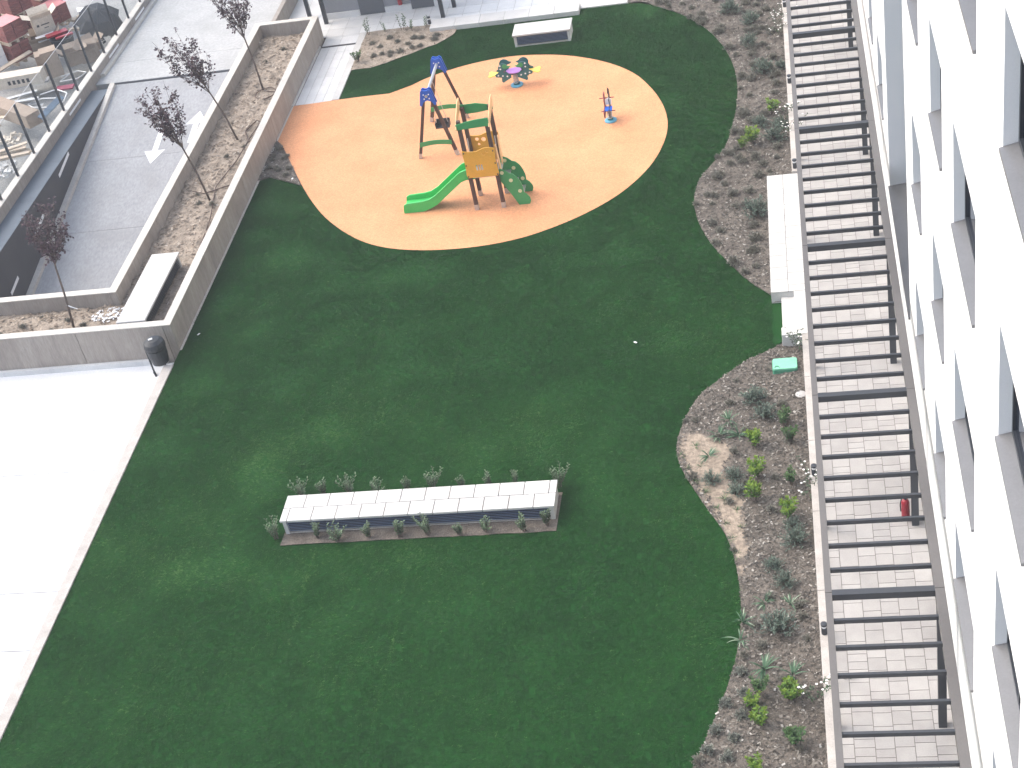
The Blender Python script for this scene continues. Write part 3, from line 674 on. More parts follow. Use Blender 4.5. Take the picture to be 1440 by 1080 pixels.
# stepped climber
near = [(-7.60,1.06),(-7.50,1.10),(-7.40,1.05),(-7.30,.95),(-7.21,.92),(-7.12,.82),(-7.06,.68),(-7.02,.52),(-7.02,.36),(-6.95,.30),(-6.89,.2),(-6.88,.1),(-6.92,GZ),(-7.20,GZ),(-7.28,.2),(-7.36,.37),(-7.55,.74),(-7.60,.8)]
for y in (33.385,34.005):
    cp_ = MB().prism(near, 'y', y,y+.025).obj('climber_panel', M['green'], tw)
    for (cx, cz) in [(-7.48,.99),(-7.29,.75),(-7.11,.42)]:
        MB().tube([(cx,y-.012,cz),(cx,y+.037,cz)], .05, 14).obj('cream_disc', M['cream'], cp_)
for x, z in [(-7.62,.94),(-7.46,.71),(-7.30,.47),(-7.16,.23)]: MB().box(x-.08,x+.10,33.412,34.003,z-.03,z).obj('step', M['galv'], tw)

# ------------------------------------------------------------------ swing
sw = thing('swing', 'swing frame with brown legs, blue caps and a single dark hanging seat', 'swing', (-9.73,37.4,GZ))
for yb, yt in ((36.35,36.40),(38.42,38.25)):
    ap = Vector((-9.73, yt, 2.02)); capo = None
    for xb, xo in ((-10.30,-.07),(-9.24,.07)):
        B = Vector((xb, yb, GZ)); T = Vector((-9.73+xo, yt, 1.92)); d = (T-B).normalized()
        l_ = MB().bar(B+d*.12, T, .085, .085).obj('leg', M['brown'], sw, bevel=.006)
        MB().bar(B, B+d*.16, .09, .09).obj('leg_shoe', M['galv'], l_)
    cpn = [(-9.87,2.02),(-9.82,2.06),(-9.76,2.03),(-9.70,2.03),(-9.64,2.06),(-9.59,2.02),(-9.50,1.62),(-9.55,1.58),(-9.62,1.70),(-9.73,1.75),(-9.84,1.70),(-9.91,1.58),(-9.96,1.62)]
    for dy in (-.075,.05):
        cm = MB().prism(cpn, 'y', yt+dy-.02, yt+dy+.02).obj('cap_plate', M['blue'], sw)
        for x, z in [(-9.80,1.92),(-9.66,1.92),(-9.80,1.80),(-9.66,1.80)]: MB().tube([(x,yt+dy-.03,z),(x,yt+dy+.03,z)], .02, 10).obj('bolt_cap', M['white'], cm)
    dz = -.03; f = .45/2.0
    ym = yb+(yt-yb)*.25
    pts = arch(-10.22,-9.32,.50,.50,.05); MB().prism(pts+[(x,z-.13) for x,z in pts[::-1]], 'y', ym-.075, ym-.05).obj('spreader', M['green'], sw)
MB().tube([(-9.73,36.28,1.88),(-9.73,38.35,1.88)], .042, 12).obj('beam', M['galv'], sw, smooth=False)
sx, sy = -9.68, 37.15
for dx in (-.16,.16): MB().tube([(-9.73+dx*.2,sy,1.86),(sx+dx,sy,.62)], .009, 6).obj('chain', M['galv'], sw)
s_ = MB(); s_.box(sx-.2,sx+.2,sy-.09,sy+.13,.47,.51); s_.box(sx-.2,sx+.2,sy+.10,sy+.14,.51,.68); s_.box(sx-.2,sx-.17,sy-.09,sy+.13,.51,.64); s_.box(sx+.17,sx+.2,sy-.09,sy+.13,.51,.64)
s_.obj('seat', M['black'], sw, bevel=.015)

# ------------------------------------------------------------------ spring rockers
def spring(o, c, h, r=.075):
    pts = []
    for i in range(6*12+1):
        w = 2*math.pi*i/12; pts.append((c[0]+r*math.cos(w), c[1]+r*math.sin(w), c[2]+h*i/72))
    MB().tube(pts, .016, 6).obj('spring', M['galv'], o, smooth=True)
r1 = thing('spring_seesaw', 'double spring rocker with two green birds, purple plate and yellow wing seats', 'spring rocker', (-8.0,40.1,GZ))
bx, by = -8.0, 40.1
MB().lathe((bx,by,GZ), [(.20,0),(.20,.035),(.15,.05)], 20).obj('base', M['base_blue'], r1)
MB().lathe((bx,by,GZ+.05), [(.10,0),(.10,.06),(.06,.07)], 16).obj('spring_cup', M['teal'], r1)
spring(r1, (bx,by,.09), .36)
MB().box(bx-.42,bx+.42,by-.06,by+.06,.45,.48).obj('carrier', M['teal'], r1)
for sgn in (-1, 1):
    body = [(.10,.40),(.28,.30),(.38,.24),(.42,.30),(.40,.44),(.58,.47),(.60,.56),(.50,.62),(.46,.70),(.47,.82),(.42,.92),(.32,.96),(.22,.93),(.14,.84),(.06,.83),(.14,.77),(.24,.74),(.26,.66),(.18,.58),(.10,.52)]
    P = [(bx+sgn*x, z) for x, z in body]
    if sgn < 0: P = P[::-1]
    bo = MB().prism(P, 'y', by-.16,by-.135).obj('bird_panel', M['teal'], r1); bo2 = MB().prism(P, 'y', by+.135,by+.16).obj('bird_panel', M['teal'], r1)
    hd = [(bx+sgn*x, z) for x, z in [(.07,.83),(.14,.775),(.28,.76),(.34,.84),(.30,.92),(.22,.92),(.14,.85)]]
    if sgn < 0: hd = hd[::-1]
    for b_, yy in ((bo,by-.166),(bo2,by+.166)): MB().prism(hd, 'y', yy-.004,yy+.004).obj('face_plate', M['green'], b_)
    for x, z in [(.40,.88),(.40,.76),(.22,.47),(.36,.50),(.50,.53)]: MB().tube([(bx+sgn*x,by-.172,z),(bx+sgn*x,by-.158,z)], .027, 10).obj('white_dot', M['white'], bo)
    st_ = [(bx+sgn*.44,by-.10),(bx+sgn*.62,by-.12),(bx+sgn*.78,by-.20),(bx+sgn*.84,by-.12),(bx+sgn*.80,by),(bx+sgn*.84,by+.12),(bx+sgn*.78,by+.20),(bx+sgn*.62,by+.12),(bx+sgn*.44,by+.10)]
    if sgn < 0: st_ = st_[::-1]
    MB().prism(st_, 'z', .50,.525).obj('seat', M['yellow'], r1)
    MB().tube([(bx+sgn*.28,by-.24,.68),(bx+sgn*.28,by+.24,.68)], .014, 8).obj('handle', M['crimson'], r1)
MB().prism([(bx+.27*math.cos(a)*1.0, by+.20*math.sin(a)) for a in [2*math.pi*i/24 for i in range(24)]], 'z', .56,.585).obj('table_plate', M['purple'], r1)

r2 = thing('spring_rocker', 'single spring rocker seen end on, dark red and blue on a pale blue base', 'spring rocker', (-5.08,37.35,GZ))
bx, by = -5.08, 37.35
MB().lathe((bx,by,GZ), [(.21,0),(.21,.035),(.15,.05)], 20).obj('base', M['base_blue'], r2)
MB().lathe((bx,by,GZ+.05), [(.10,0),(.10,.06),(.06,.07)], 16).obj('spring_cup', M['teal'], r2)
spring(r2, (bx,by,.09), .34)
side = [(-.38,.36),(-.30,.26),(.10,.34),(.34,.30),(.42,.44),(.36,.60),(.40,.80),(.30,.92),(.14,.90),(.02,.72),(.06,.58),(-.16,.52),(-.30,.56),(-.40,.50)]
MB().prism([(by+y, z) for y, z in side], 'x', bx-.15,bx-.125).obj('side_panel', M['crimson'], r2)
MB().prism([(by+y, z) for y, z in side], 'x', bx+.02,bx+.045).obj('side_panel', M['dark'], r2)
MB().box(bx-.124,bx+.13,by-.3,by+.02,.50,.525).obj('seat', M['blue'], r2)
MB().prism([(bx-.10,.56),(bx+.10,.56),(bx+.12,.74),(bx+.02,.80),(bx-.10,.74)], 'y', by+.06,by+.085).obj('backrest', M['white'], r2)
MB().tube([(bx-.30,by+.2,.74),(bx+.2,by+.2,.74)], .016, 8).obj('handlebar', M['crimson'], r2)
MB().tube([(bx-.28,by+.05,.34),(bx+.2,by+.05,.34)], .016, 8).obj('footrest', M['crimson'], r2)
MB().prism([(bx-.02,.86),(bx+.05,.86),(bx+.06,1.02),(bx+.01,1.08)], 'y', by+.24,by+.265).obj('crest', M['dark'], r2)

r1.scale = (.92,.92,.84); r2.scale = (.8,.8,.85)
# ------------------------------------------------------------------ small fixed objects
bn = thing('litter_bin', 'black hooded litter bin on two thin legs in the plaza corner', 'bin', (-15.44,27.83,-.3))
for x, y in [(-15.53,27.70),(-15.34,27.98)]:
    lg_ = MB(); lg_.tube([(x,y,-.30),(x,y,.42)], .022, 8); lg_.obox((x,y,-.29),(.05,.2,.02),rz=.6); lg_.obj('leg', M['black'], bn)
cx, cy = -15.27, 27.72
MB().lathe((cx,cy,0), [(.15,.02),(.20,.06),(.235,.30),(.24,.46),(.22,.47),(.21,.40)], 20).obj('body', M['black'], bn, smooth=False)
hd = MB(); vs = []
hd.lathe((cx,cy,0), [(.255,.49),(.26,.56),(.235,.65),(.15,.72),(.02,.75)], 20); hd.obj('hood', M['black'], bn)
MB().obox((cx-.03,cy-.04,.752),(.10,.07,.008),rz=.5).obj('ash_plate', M['galv'], bn)
MB().bar((-15.53,27.70,.38),(-15.34,27.98,.38),.03,.05).obj('bracket', M['black'], bn)
MB().bar((-15.43,27.84,.38),(cx,cy,.38),.03,.05).obj('arm', M['black'], bn)

vb = thing('valve_box', 'mint green irrigation valve box lid set in the bark beside the kerb wall', 'valve box', (-.69,25.78,0))
rr = lambda x0,x1,y0,y1,r: [(cx_+r*math.cos(a), cy_+r*math.sin(a)) for cx_,cy_,a0 in ((x1-r,y1-r,0),(x0+r,y1-r,90),(x0+r,y0+r,180),(x1-r,y0+r,270)) for a in [R(a0+k*22.5) for k in range(5)]]
MB().prism(rr(-.95,-.43,25.60,25.98,.05), 'z', -.02,.10).obj('box_body', M['mint_d'], vb)
MB().prism(rr(-.94,-.44,25.61,25.97,.05), 'z', .101,.13).obj('lid', M['mint'], vb, bevel=.006)
MB().tube([(-.90,25.66,.131),(-.88,25.70,.139),(-.83,25.70,.139),(-.80,25.65,.131)], .008, 6).obj('handle', M['mint_d'], vb)

def bollard(x, y, z, label):
    o = thing('bollard_light', label, 'light', (x,y,z), 'small bollard lights')
    MB().lathe((x,y,z), [(.05,0),(.05,.15)], 14).obj('post', M['dark'], o)
    MB().lathe((x,y,z), [(.042,.151),(.042,.20)], 14).obj('diffuser', M['white'], o)
    MB().lathe((x,y,z), [(.055,.201),(.055,.235),(.04,.24)], 14).obj('cap', M['dark'], o)
for (x,y), lb in zip([(-.225,18.0),(-.225,22.0),(-.225,33.3),(-.225,37.75),(-.225,42.5)],
    ['bollard light on the kerb wall, nearest to the camera','bollard light on the kerb wall level with the middle bed of yellow green shrubs','bollard light on the kerb wall just beyond the white landing','bollard light on the kerb wall beside the upper bark bed, second from the top','bollard light on the kerb wall farthest away at the top of the bark bed']):
    bollard(x,y,.36,lb)
bollard(-11.42,45.12,0,'bollard light on the terrace at the left end of the long white step')
bollard(-15.05,45.1,.0,'bollard light on the terrace behind the far corner of the planter wall')

def ext(x, y, z, label, h=.5):
    o = thing('fire_extinguisher', label, 'extinguisher', (x,y,z))
    MB().lathe((x,y,z), [(.07,0),(.075,.02),(.075,h*.78),(.055,h*.88),(.025,h*.92)], 16).obj('cylinder', M['red'], o, smooth=False)
    v_ = MB(); v_.box(x-.02,x+.02,y-.02,y+.02,z+h*.9,z+h); v_.bar((x,y,z+h),(x+.02,y+.11,z+h*.98),.02,.02); v_.obj('valve', M['black'], o)
    MB().tube([(x,y,z+h*.95),(x-.06,y+.05,z+h*.9),(x-.09,y+.03,z+h*.6),(x-.085,y,z+h*.35)], .011, 6).obj('hose', M['black'], o)
ext(1.34,20.75,.30,'red fire extinguisher standing beside a pergola post on the paved walkway')
ext(-12.55,46.33,.25,'red fire extinguisher on the grey pavilion wall between the two dark doors')
MB_=MB(); MB_.obox((-.62,42.9,.03),(.22,.09,.012),rz=.3); tag(MB_.obj('paper_scrap', M['white']), 'scrap of white paper lying in the bark near the far kerb wall', 'litter')
MB_=MB(); MB_.lathe((-.40,24.85,.01), [(.12,0),(.11,.03),(.05,.045)], 8); tag(MB_.obj('white_stone', M['stone']), 'flat white stone in the bark against the kerb wall below the valve box', 'stone')

for x, y, l in [(-14.62,28.75,'tiny white scrap on the lawn by the near corner of the planter wall'),(-3.9,27.05,'tiny white scrap on the open lawn left of the garden steps'),(-13.9,35.9,'tiny white scrap on the lawn beside the dark soil corner')]:
    s_ = MB(); s_.obox((x,y,.04),(.07,.05,.012),rz=x,rx=.3); tag(s_.obj('paper_scrap', M['white']), l, 'litter')
# ------------------------------------------------------------------ purple plum trees in the planter
def tree(x, y, z, htrunk, htop, lean, w, seed, label):
    rd = random.Random(seed)
    o = thing('plum_tree', label, 'tree', (x,y,z), 'young purple leaved trees in the raised planter')
    top = Vector((x+lean[0], y+lean[1], z+htop)); fork = Vector((x+lean[0]*htrunk/htop*.8, y+lean[1]*htrunk/htop*.8, z+htrunk))
    MB().tube([(x,y,z-.1),Vector((x,y,z)).lerp(fork,.5)+Vector((.02,.01,0)),fork,fork.lerp(top,.45)], [.032,.027,.022,.012], 8).obj('trunk', M['bark'], o, smooth=True)
    br = MB(); lf = MB(); tips = []
    nb = 17
    for i in range(nb):
        a = 2*math.pi*(i/nb)*2.6+rd.random(); t0 = rd.uniform(0,.35) ; s = fork.lerp(top, t0*.6)
        t1 = rd.uniform(.55,1.0); rad = w*rd.uniform(.55,1.0)*(.45+.55*math.sin(min(1,t1*1.0)*2.2))
        e = fork.lerp(top, t1) + Vector((math.cos(a)*rad, math.sin(a)*rad, rd.uniform(-.05,.1)))
        if i < 2: e = top + Vector((rd.uniform(-.1,.1), rd.uniform(-.1,.1), 0))
        m = s.lerp(e,.5) + Vector((math.cos(a),math.sin(a),-.5))*rad*.12
        P = [s, s.lerp(m,.6)*.4+s.lerp(e,.3)*.6, m, e]; br.tube(P, [.011,.009,.007,.003], 5)
        for q in range(11):
            u = .2+.8*rd.random(); p0 = (s.lerp(m,u*2) if u < .5 else m.lerp(e,(u-.5)*2))
            dd = Vector((rd.gauss(0,1),rd.gauss(0,1),rd.gauss(.5,.8))).normalized(); L_ = rd.uniform(.08,.24); p1 = p0+dd*L_
            br.tube([p0,p1], [.004,.002], 4)
            for k_ in range(rd.randint(4,8)):
                pp = p0.lerp(p1, rd.random()) + Vector((rd.gauss(0,.035),rd.gauss(0,.035),rd.gauss(0,.035)))
                ld_ = Vector((rd.gauss(0,1),rd.gauss(0,1),rd.gauss(-.1,.6)))
                lf.leaf(pp, ld_, Vector((rd.gauss(0,.6),rd.gauss(0,.6),1)), rd.uniform(.065,.11), rd.uniform(.045,.07), 0, rd.random())
    br.obj('branches', M['bark'], o); lf.obj('crown', M['purple_leaf'], o, fix=False)
    return o
t1 = tree(-17.86,28.98,.39,1.75,3.4,(.45,.1),.62,1,'purple leaved tree in the near arm of the planter, lowest and leftmost of the four')
tree(-15.86,34.59,.39,1.6,3.35,(-.65,.0),.62,2,'purple leaved tree second from the near end, trunk rising beside the hose')
tree(-15.89,37.83,.39,1.45,3.3,(-1.05,.15),.66,3,'purple leaved tree third from the near end, leaning over the ramp arrows')
tree(-15.92,40.96,.39,1.65,3.9,(-.3,.1),.68,4,'purple leaved tree farthest away near the far end of the planter')
tg = MB(); tg.tube([(-17.80,29.0,1.05),(-17.68,28.97,1.0),(-17.55,28.98,.92)], [.012,.014,.01], 6); tag(tg.obj('plastic_tie', M['white']), 'white plastic tie hanging from the trunk of the near tree', 'tie')

# irrigation lines in the planter
def hose(pts, label, r=.016, z=.40, m='hose'):
    P = []
    for i in range(len(pts)-1):
        for k_ in range(4):
            a, b = pts[i], pts[i+1]; u = k_/4; P.append((a[0]+(b[0]-a[0])*u, a[1]+(b[1]-a[1])*u))
    P.append(pts[-1]); P = smooth_line(P, False, 1)
    return tag(MB().tube([(p[0],p[1],z+.02*noise.noise(Vector((p[0],p[1],0)))) for p in P], r, 6).obj('drip_hose', M[m], smooth=True), label, 'hose')
hose([(-15.42,29.0),(-15.40,31.8),(-15.55,33.6),(-15.85,35.2),(-15.6,36.6),(-15.55,38.0),(-15.3,39.6),(-15.35,40.6),(-15.75,40.75)], 'long brown drip hose running the length of the planter', z=.415)
hose([(-15.75+.32*math.cos(a),40.6+.36*math.sin(a)) for a in [i*.5 for i in range(14)]], 'brown drip hose coiled round the foot of the farthest tree', z=.42)
hose([(-15.5,37.6),(-15.8,38.3),(-15.6,38.9),(-15.35,38.7)], 'short loop of brown hose beside the third tree', z=.42)
hose([(-16.5,35.1),(-16.1,34.9),(-15.85,35.0),(-15.4,35.2)], 'short brown hose crossing the planter at the second tree', z=.42)

# ------------------------------------------------------------------ plants
def V(*a): return Vector(a)
def p_bushy(rd, n, h, rad, L, W, mi=0):
    m = MB()
    for i in range(n):
        a = rd.random()*6.28; r0 = rad*.35*rd.random(); e = V(math.cos(a)*rad*rd.uniform(.3,1), math.sin(a)*rad*rd.uniform(.3,1), h*rd.uniform(.55,1)); s = V(math.cos(a)*r0, math.sin(a)*r0, 0)
        m.tube([s, s.lerp(e,.5)+V(0,0,h*.1), e], [.006,.004,.002], 4, 1, .5)
        k = 13
        for j in range(k):
            u = .25+.75*j/k; p = s.lerp(e,u)+V(0,0,h*.1*math.sin(u*3.14)); w = j*2.4+rd.random()
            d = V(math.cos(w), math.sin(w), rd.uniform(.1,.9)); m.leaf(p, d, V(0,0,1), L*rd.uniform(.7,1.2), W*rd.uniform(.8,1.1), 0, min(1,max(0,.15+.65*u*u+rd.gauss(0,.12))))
        for j in range(5): m.leaf(e, V(rd.gauss(0,.6),rd.gauss(0,.6),1), V(1,.2,0), L*.8, W*.8, 0, min(1,rd.uniform(.75,1.05)))
    return m
def p_mound(rd, n, h, rad, L, W):
    m = MB()
    for i in range(n):
        a = rd.random()*6.28; q = math.sqrt(rd.random()); el = rd.uniform(.25,1.45)
        e = V(math.cos(a)*math.cos(el)*rad, math.sin(a)*math.cos(el)*rad, math.sin(el)*h)*rd.uniform(.65,1.08); s = V(e.x*.15, e.y*.15, 0)
        m.tube([s,e], [.005,.002], 4, 1, .5)
        for j in range(11):
            u = .35+.65*j/11; p = s.lerp(e,u); d = (e-s).normalized()*.8+V(rd.gauss(0,.6),rd.gauss(0,.6),rd.gauss(.1,.5))
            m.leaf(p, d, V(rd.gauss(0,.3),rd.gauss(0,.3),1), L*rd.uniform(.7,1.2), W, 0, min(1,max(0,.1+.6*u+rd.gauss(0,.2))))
    return m
def p_spike(rd, n, L, W):
    m = MB()
    for i in range(n):
        a = rd.random()*6.28; el = rd.uniform(.35,1.3); d = V(math.cos(a)*math.cos(el), math.sin(a)*math.cos(el), math.sin(el)); l = L*rd.uniform(.7,1.15); sd = V(-math.sin(a),math.cos(a),0)*W/2
        t = rd.random()**1.6; p = V(d.x*.02,d.y*.02,0); vs = []; k = 5
        for j in range(k+1):
            u = j/k; q = p + d*l*u - V(0,0,1)*l*.45*u*u; ww = 1-.85*u**2; vs += [q-sd*ww, q+sd*ww]
        m.add(vs, [(2*j,2*j+1,2*j+3,2*j+2) for j in range(k)], 0, t)
    return m
def p_climb(rd):
    m = MB()
    for i in range(9):
        s = V(rd.uniform(-.05,.05), rd.uniform(-.25,.25), 0); e = s+V(rd.uniform(-.25,.22), rd.uniform(-.45,.45), rd.uniform(.2,.55)); md = s.lerp(e,.5)+V(0,0,.12)
        m.tube([s,md,e], .004, 4, 1, .5)
        for j in range(14):
            u = rd.random(); p = (s.lerp(md,2*u) if u < .5 else md.lerp(e,2*u-1)); m.leaf(p, V(rd.gauss(0,1),rd.gauss(0,1),rd.gauss(.2,.6)), V(0,0,1), rd.uniform(.04,.06), .028, 0, rd.random()*.7)
        for j in range(2):
            p = md.lerp(e, rd.random())+V(rd.gauss(0,.04),rd.gauss(0,.04),rd.gauss(.02,.03))
            for q in range(5): m.leaf(p, V(math.cos(q*1.257),math.sin(q*1.257),.3), V(0,0,1), .03, .02, 2, .5)
    return m
def p_sprig(rd, n=3, h=.45, sp=.09):
    m = MB()
    for i in range(n):
        s = V(rd.uniform(-.05,.05),rd.uniform(-.05,.05),0); e = s+V(rd.gauss(0,sp),rd.gauss(0,sp),h*rd.uniform(.7,1.1)); m.tube([s,e],[.007,.004],4,1,.5)
        for j in range(16):
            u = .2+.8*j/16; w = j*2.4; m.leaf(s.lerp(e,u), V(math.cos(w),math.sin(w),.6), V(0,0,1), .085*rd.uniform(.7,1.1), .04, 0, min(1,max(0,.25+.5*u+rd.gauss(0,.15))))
    return m
KIND = {}
def variants(key, fn, mats, n=3):
    L = []
    for i in range(n):
        rd = random.Random(hash(key) % 1000 + i if False else sum(map(ord,key))*7+i)
        o = fn(rd).obj(key, mats, fix=False); L.append([o, False])
    KIND[key] = L
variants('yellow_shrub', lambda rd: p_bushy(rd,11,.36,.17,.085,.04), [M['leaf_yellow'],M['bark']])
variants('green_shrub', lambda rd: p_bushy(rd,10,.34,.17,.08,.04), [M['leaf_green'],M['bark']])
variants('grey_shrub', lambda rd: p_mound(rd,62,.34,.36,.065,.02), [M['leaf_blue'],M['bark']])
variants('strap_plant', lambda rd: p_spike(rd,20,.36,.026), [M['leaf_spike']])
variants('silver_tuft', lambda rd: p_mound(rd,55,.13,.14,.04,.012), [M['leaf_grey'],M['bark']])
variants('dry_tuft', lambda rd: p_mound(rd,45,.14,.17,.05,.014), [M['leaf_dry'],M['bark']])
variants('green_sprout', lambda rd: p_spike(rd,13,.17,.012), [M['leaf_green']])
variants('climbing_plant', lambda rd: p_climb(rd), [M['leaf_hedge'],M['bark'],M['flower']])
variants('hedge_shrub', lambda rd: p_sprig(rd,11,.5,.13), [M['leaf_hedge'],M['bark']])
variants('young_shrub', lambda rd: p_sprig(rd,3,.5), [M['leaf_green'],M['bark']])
prd = random.Random(11)
def plant(kind, x, y, z, s, label, group, cat='shrub'):
    vs = KIND[kind]; src = next((v for v in vs if not v[1]), None)
    if src: o = src[0]; src[1] = True
    else:
        b = prd.choice(vs)[0]; o = b.copy(); COL.objects.link(o)
    o.location = (x,y,z); o.rotation_euler = (0,0,prd.random()*6.28); o.scale = (s,s,s*prd.uniform(.9,1.1))
    tag(o, label, cat, group); return o
BZ = .03
G1 = 'bright yellow green shrubs in the bark beds'
for x,y,s,l in [(-.83,16.85,1.15,'brightest yellow green shrub in the near bed, close to the kerb wall'),
    (-.86,17.02,.8,'small yellow green shrub just behind the brightest one in the near bed'),
    (-1.45,16.75,.9,'yellow green shrub in the near bed, upper one of the left pair'),
    (-1.34,16.38,1.0,'yellow green shrub in the near bed, lower one of the left pair'),
    (-1.44,15.45,.9,'yellow green shrub at the very bottom of the near bed'),
    (-1.34,23.29,1.1,'yellow green shrub beside the sandy patch, topmost of the row of three'),
    (-1.33,22.41,1.2,'yellow green shrub beside the sandy patch, middle of the row of three'),
    (-1.38,21.74,1.2,'yellow green shrub beside the sandy patch, lowest of the row of three'),
    (-.75,21.24,1.15,'yellow green shrub alone near the kerb wall, right of the row of three'),
    (-.69,36.75,1.25,'bright green yellow shrub in the upper bed beside the kerb wall'),
    (-1.23,35.25,1.3,'pale yellowish shrub in the middle of the upper bed'),
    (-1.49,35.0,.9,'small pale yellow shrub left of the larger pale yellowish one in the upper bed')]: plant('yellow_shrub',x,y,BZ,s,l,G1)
G2 = 'mid green shrubs in the bark beds'
for x,y,s,l in [(-1.33,17.05,1.0,'dull green shrub in the near bed above the left yellow green pair'),(-.78,15.95,1.15,'dull green shrub in the near bed below the brightest yellow one'),(-.75,23.88,1.1,'mid green shrub near the kerb wall below the white stone'),
    (-.68,22.13,1.0,'mid green shrub with thin stems near the kerb wall beside the bollard'),(-.66,23.35,1.0,'mid green shrub near the kerb wall between two taller green ones'),(-13.37,42.8,1.1,'yellowish green shrub at the left corner of the far bed by the path')]: plant('green_shrub',x,y,BZ,s,l,G2)
G3 = 'grey green mounded shrubs in the bark beds'
for x,y,s,l in [(-1.01,18.40,1.15,'largest grey green shrub, in the near bed level with the nearest bollard'),(-1.05,19.93,.7,'grey green shrub above the largest one in the near bed'),(-.63,20.55,.9,'bluish shrub close to the kerb wall in the near bed'),
    (-.85,19.5,.75,'low grey green shrub between the strap leaved plants and the bluish shrub'),(-1.24,31.85,1.25,'dark grey green shrub beside the white landing'),(-1.32,24.7,1.0,'wispy grey green shrub in the middle of the bed below the valve box'),
    (-1.13,24.2,.9,'bluish grey shrub just below the wispy one in the middle bed'),(-2.19,22.35,.75,'bluish green shrub in the sandy patch by the lawn edge'),(-1.75,22.42,.75,'grey shrub between the sandy patch and the yellow green row'),(-1.72,21.95,.7,'grey shrub below another grey one left of the yellow green row'),
    (-1.03,36.2,.9,'grey green shrub left of the bright green yellow one in the upper bed'),(-.68,35.4,1.1,'grey green shrub right of the pale yellowish one in the upper bed'),(-.52,35.95,.9,'grey green shrub against the kerb wall in the upper bed'),
    (-.95,39.2,1.2,'grey green shrub in the upper bed level with the second bollard from the top'),(-1.21,42.3,1.1,'grey green shrub near the top of the upper bed'),(-1.85,43.3,1.1,'dark green shrub at the very top of the upper bed'),(-1.26,40.9,1.0,'small dark shrub in the upper bed halfway between lawn and kerb wall'),
    (-.42,39.3,.8,'low grey shrub by the kerb wall beside the second bollard from the top'),(-.66,20.95,.7,'dark bluish shrub by the kerb wall just below the lone yellow green shrub'),(-.75,32.2,.7,'dark green shrub touching the edge of the white landing')]: plant('grey_shrub',x,y,BZ,s,l,G3)
G4 = 'strap leaved plants in the bark beds'
for x,y,s,l in [(-1.61,18.63,1.0,'strap leaved plant with pale tips hanging over the lawn edge, upper one'),(-1.65,18.22,.9,'strap leaved plant at the lawn edge, lower one'),(-1.22,19.05,.9,'strap leaved plant with white tips above the largest grey green shrub'),(-.78,19.0,.9,'strap leaved plant beside the kerb wall above the nearest bollard'),
    (-1.26,17.55,1.15,'strap leaved plant with long pale blades in the near bed'),(-.79,17.4,1.0,'dark strap leaved plant above the brightest yellow shrub'),(-1.86,24.15,1.0,'strap leaved plant in the middle bed, upper one of three'),(-2.05,23.68,1.0,'strap leaved plant in the middle bed, left one of three'),(-1.66,23.66,1.0,'strap leaved plant in the middle bed, right one of three'),(-2.25,23.1,.9,'green strap leaved plant standing in the sandy patch')]: plant('strap_plant',x,y,BZ,s,l,G4,'plant')
G5 = 'silver tufts along the lawn edge'
for x,y,l in [(-1.90,16.80,'silver tuft at the lawn edge in the near bed, topmost by the grass'),(-2.05,16.26,'silver tuft at the lawn edge in the near bed, second by the grass'),(-2.19,15.85,'silver tuft at the lawn edge in the near bed, third by the grass'),(-1.88,15.70,'silver tuft near the bottom of the near bed away from the grass'),(-1.76,16.08,'silver tuft right of the second tuft by the grass'),(-1.65,16.55,'silver tuft left of the yellow green pair'),(-1.60,17.02,'silver tuft left of the dull green shrub'),(-1.66,17.48,'silver tuft left of the long bladed strap plant')]: plant('silver_tuft',x,y,BZ,1.0,l,G5,'plant')
for x,y in [(-2.5,22.35),(-2.29,22.05),(-2.07,21.58),(-1.71,21.5),(-1.92,21.15),(-1.80,20.72),(-2.80,23.15),(-2.66,22.75),(-2.52,23.42),(-1.95,21.83),(-1.69,20.28),(-2.4,22.8),(-1.6,21.0)]: plant('green_sprout',x,y,BZ,prd.uniform(.8,1.1),'small green sprout growing in the sandy patch at the lawn edge','green sprouts in the sandy patch','plant')
dry = rand_in(BED_UP, 4.2); 
for x,y in dry:
    if y > 45 or x > -.55 or (x > -1.2 and 28 < y < 33.3): continue
    plant('dry_tuft',float(x),float(y),BZ,prd.uniform(.6,1.2),'small dry grey tuft in the upper bark bed','dry tufts in the upper bark bed','plant')
for x,y in rand_in(BED_LO, 1.3):
    if y < 14.5 or x > -.5: continue
    plant('dry_tuft',float(x),float(y),BZ,prd.uniform(.5,.9),'small dry grey tuft in the lower bark bed','dry tufts in the lower bark bed','plant')
for x,y,l in [(-.26,16.86,'white flowering climber spilling over the kerb wall in the near bed'),(-.28,21.75,'white flowering climber on the kerb wall just below the second bollard'),(-.42,26.35,'white flowering climber by the cheek wall of the garden steps'),(-.31,36.2,'dark leaved climber on the kerb wall in the upper bed, upper of two'),(-.33,35.35,'dark leaved climber on the kerb wall in the upper bed, lower of two'),(-.31,42.05,'small climber on the kerb wall under the farthest bollard'),(-.36,41.2,'small white flowering climber on the kerb wall at the top of the upper bed')]: plant('climbing_plant',x,y,.12,1.0,l,'climbers on the kerb wall')
ordn = ['first','second','third','fourth','fifth','sixth','seventh','eighth','ninth','tenth']
for i,(x,y) in enumerate([(-10.86,21.42),(-9.98,21.36),(-9.53,21.25),(-8.89,21.30),(-8.26,21.27),(-7.70,21.29),(-7.07,21.24),(-6.55,21.30),(-5.77,21.26),(-5.33,21.36)]):
    plant('hedge_shrub',x,y,.02,prd.uniform(.62,.85),'%s shrub from the left in the row in front of the long vent bench' % ordn[i],'shrubs in front of the long vent bench')
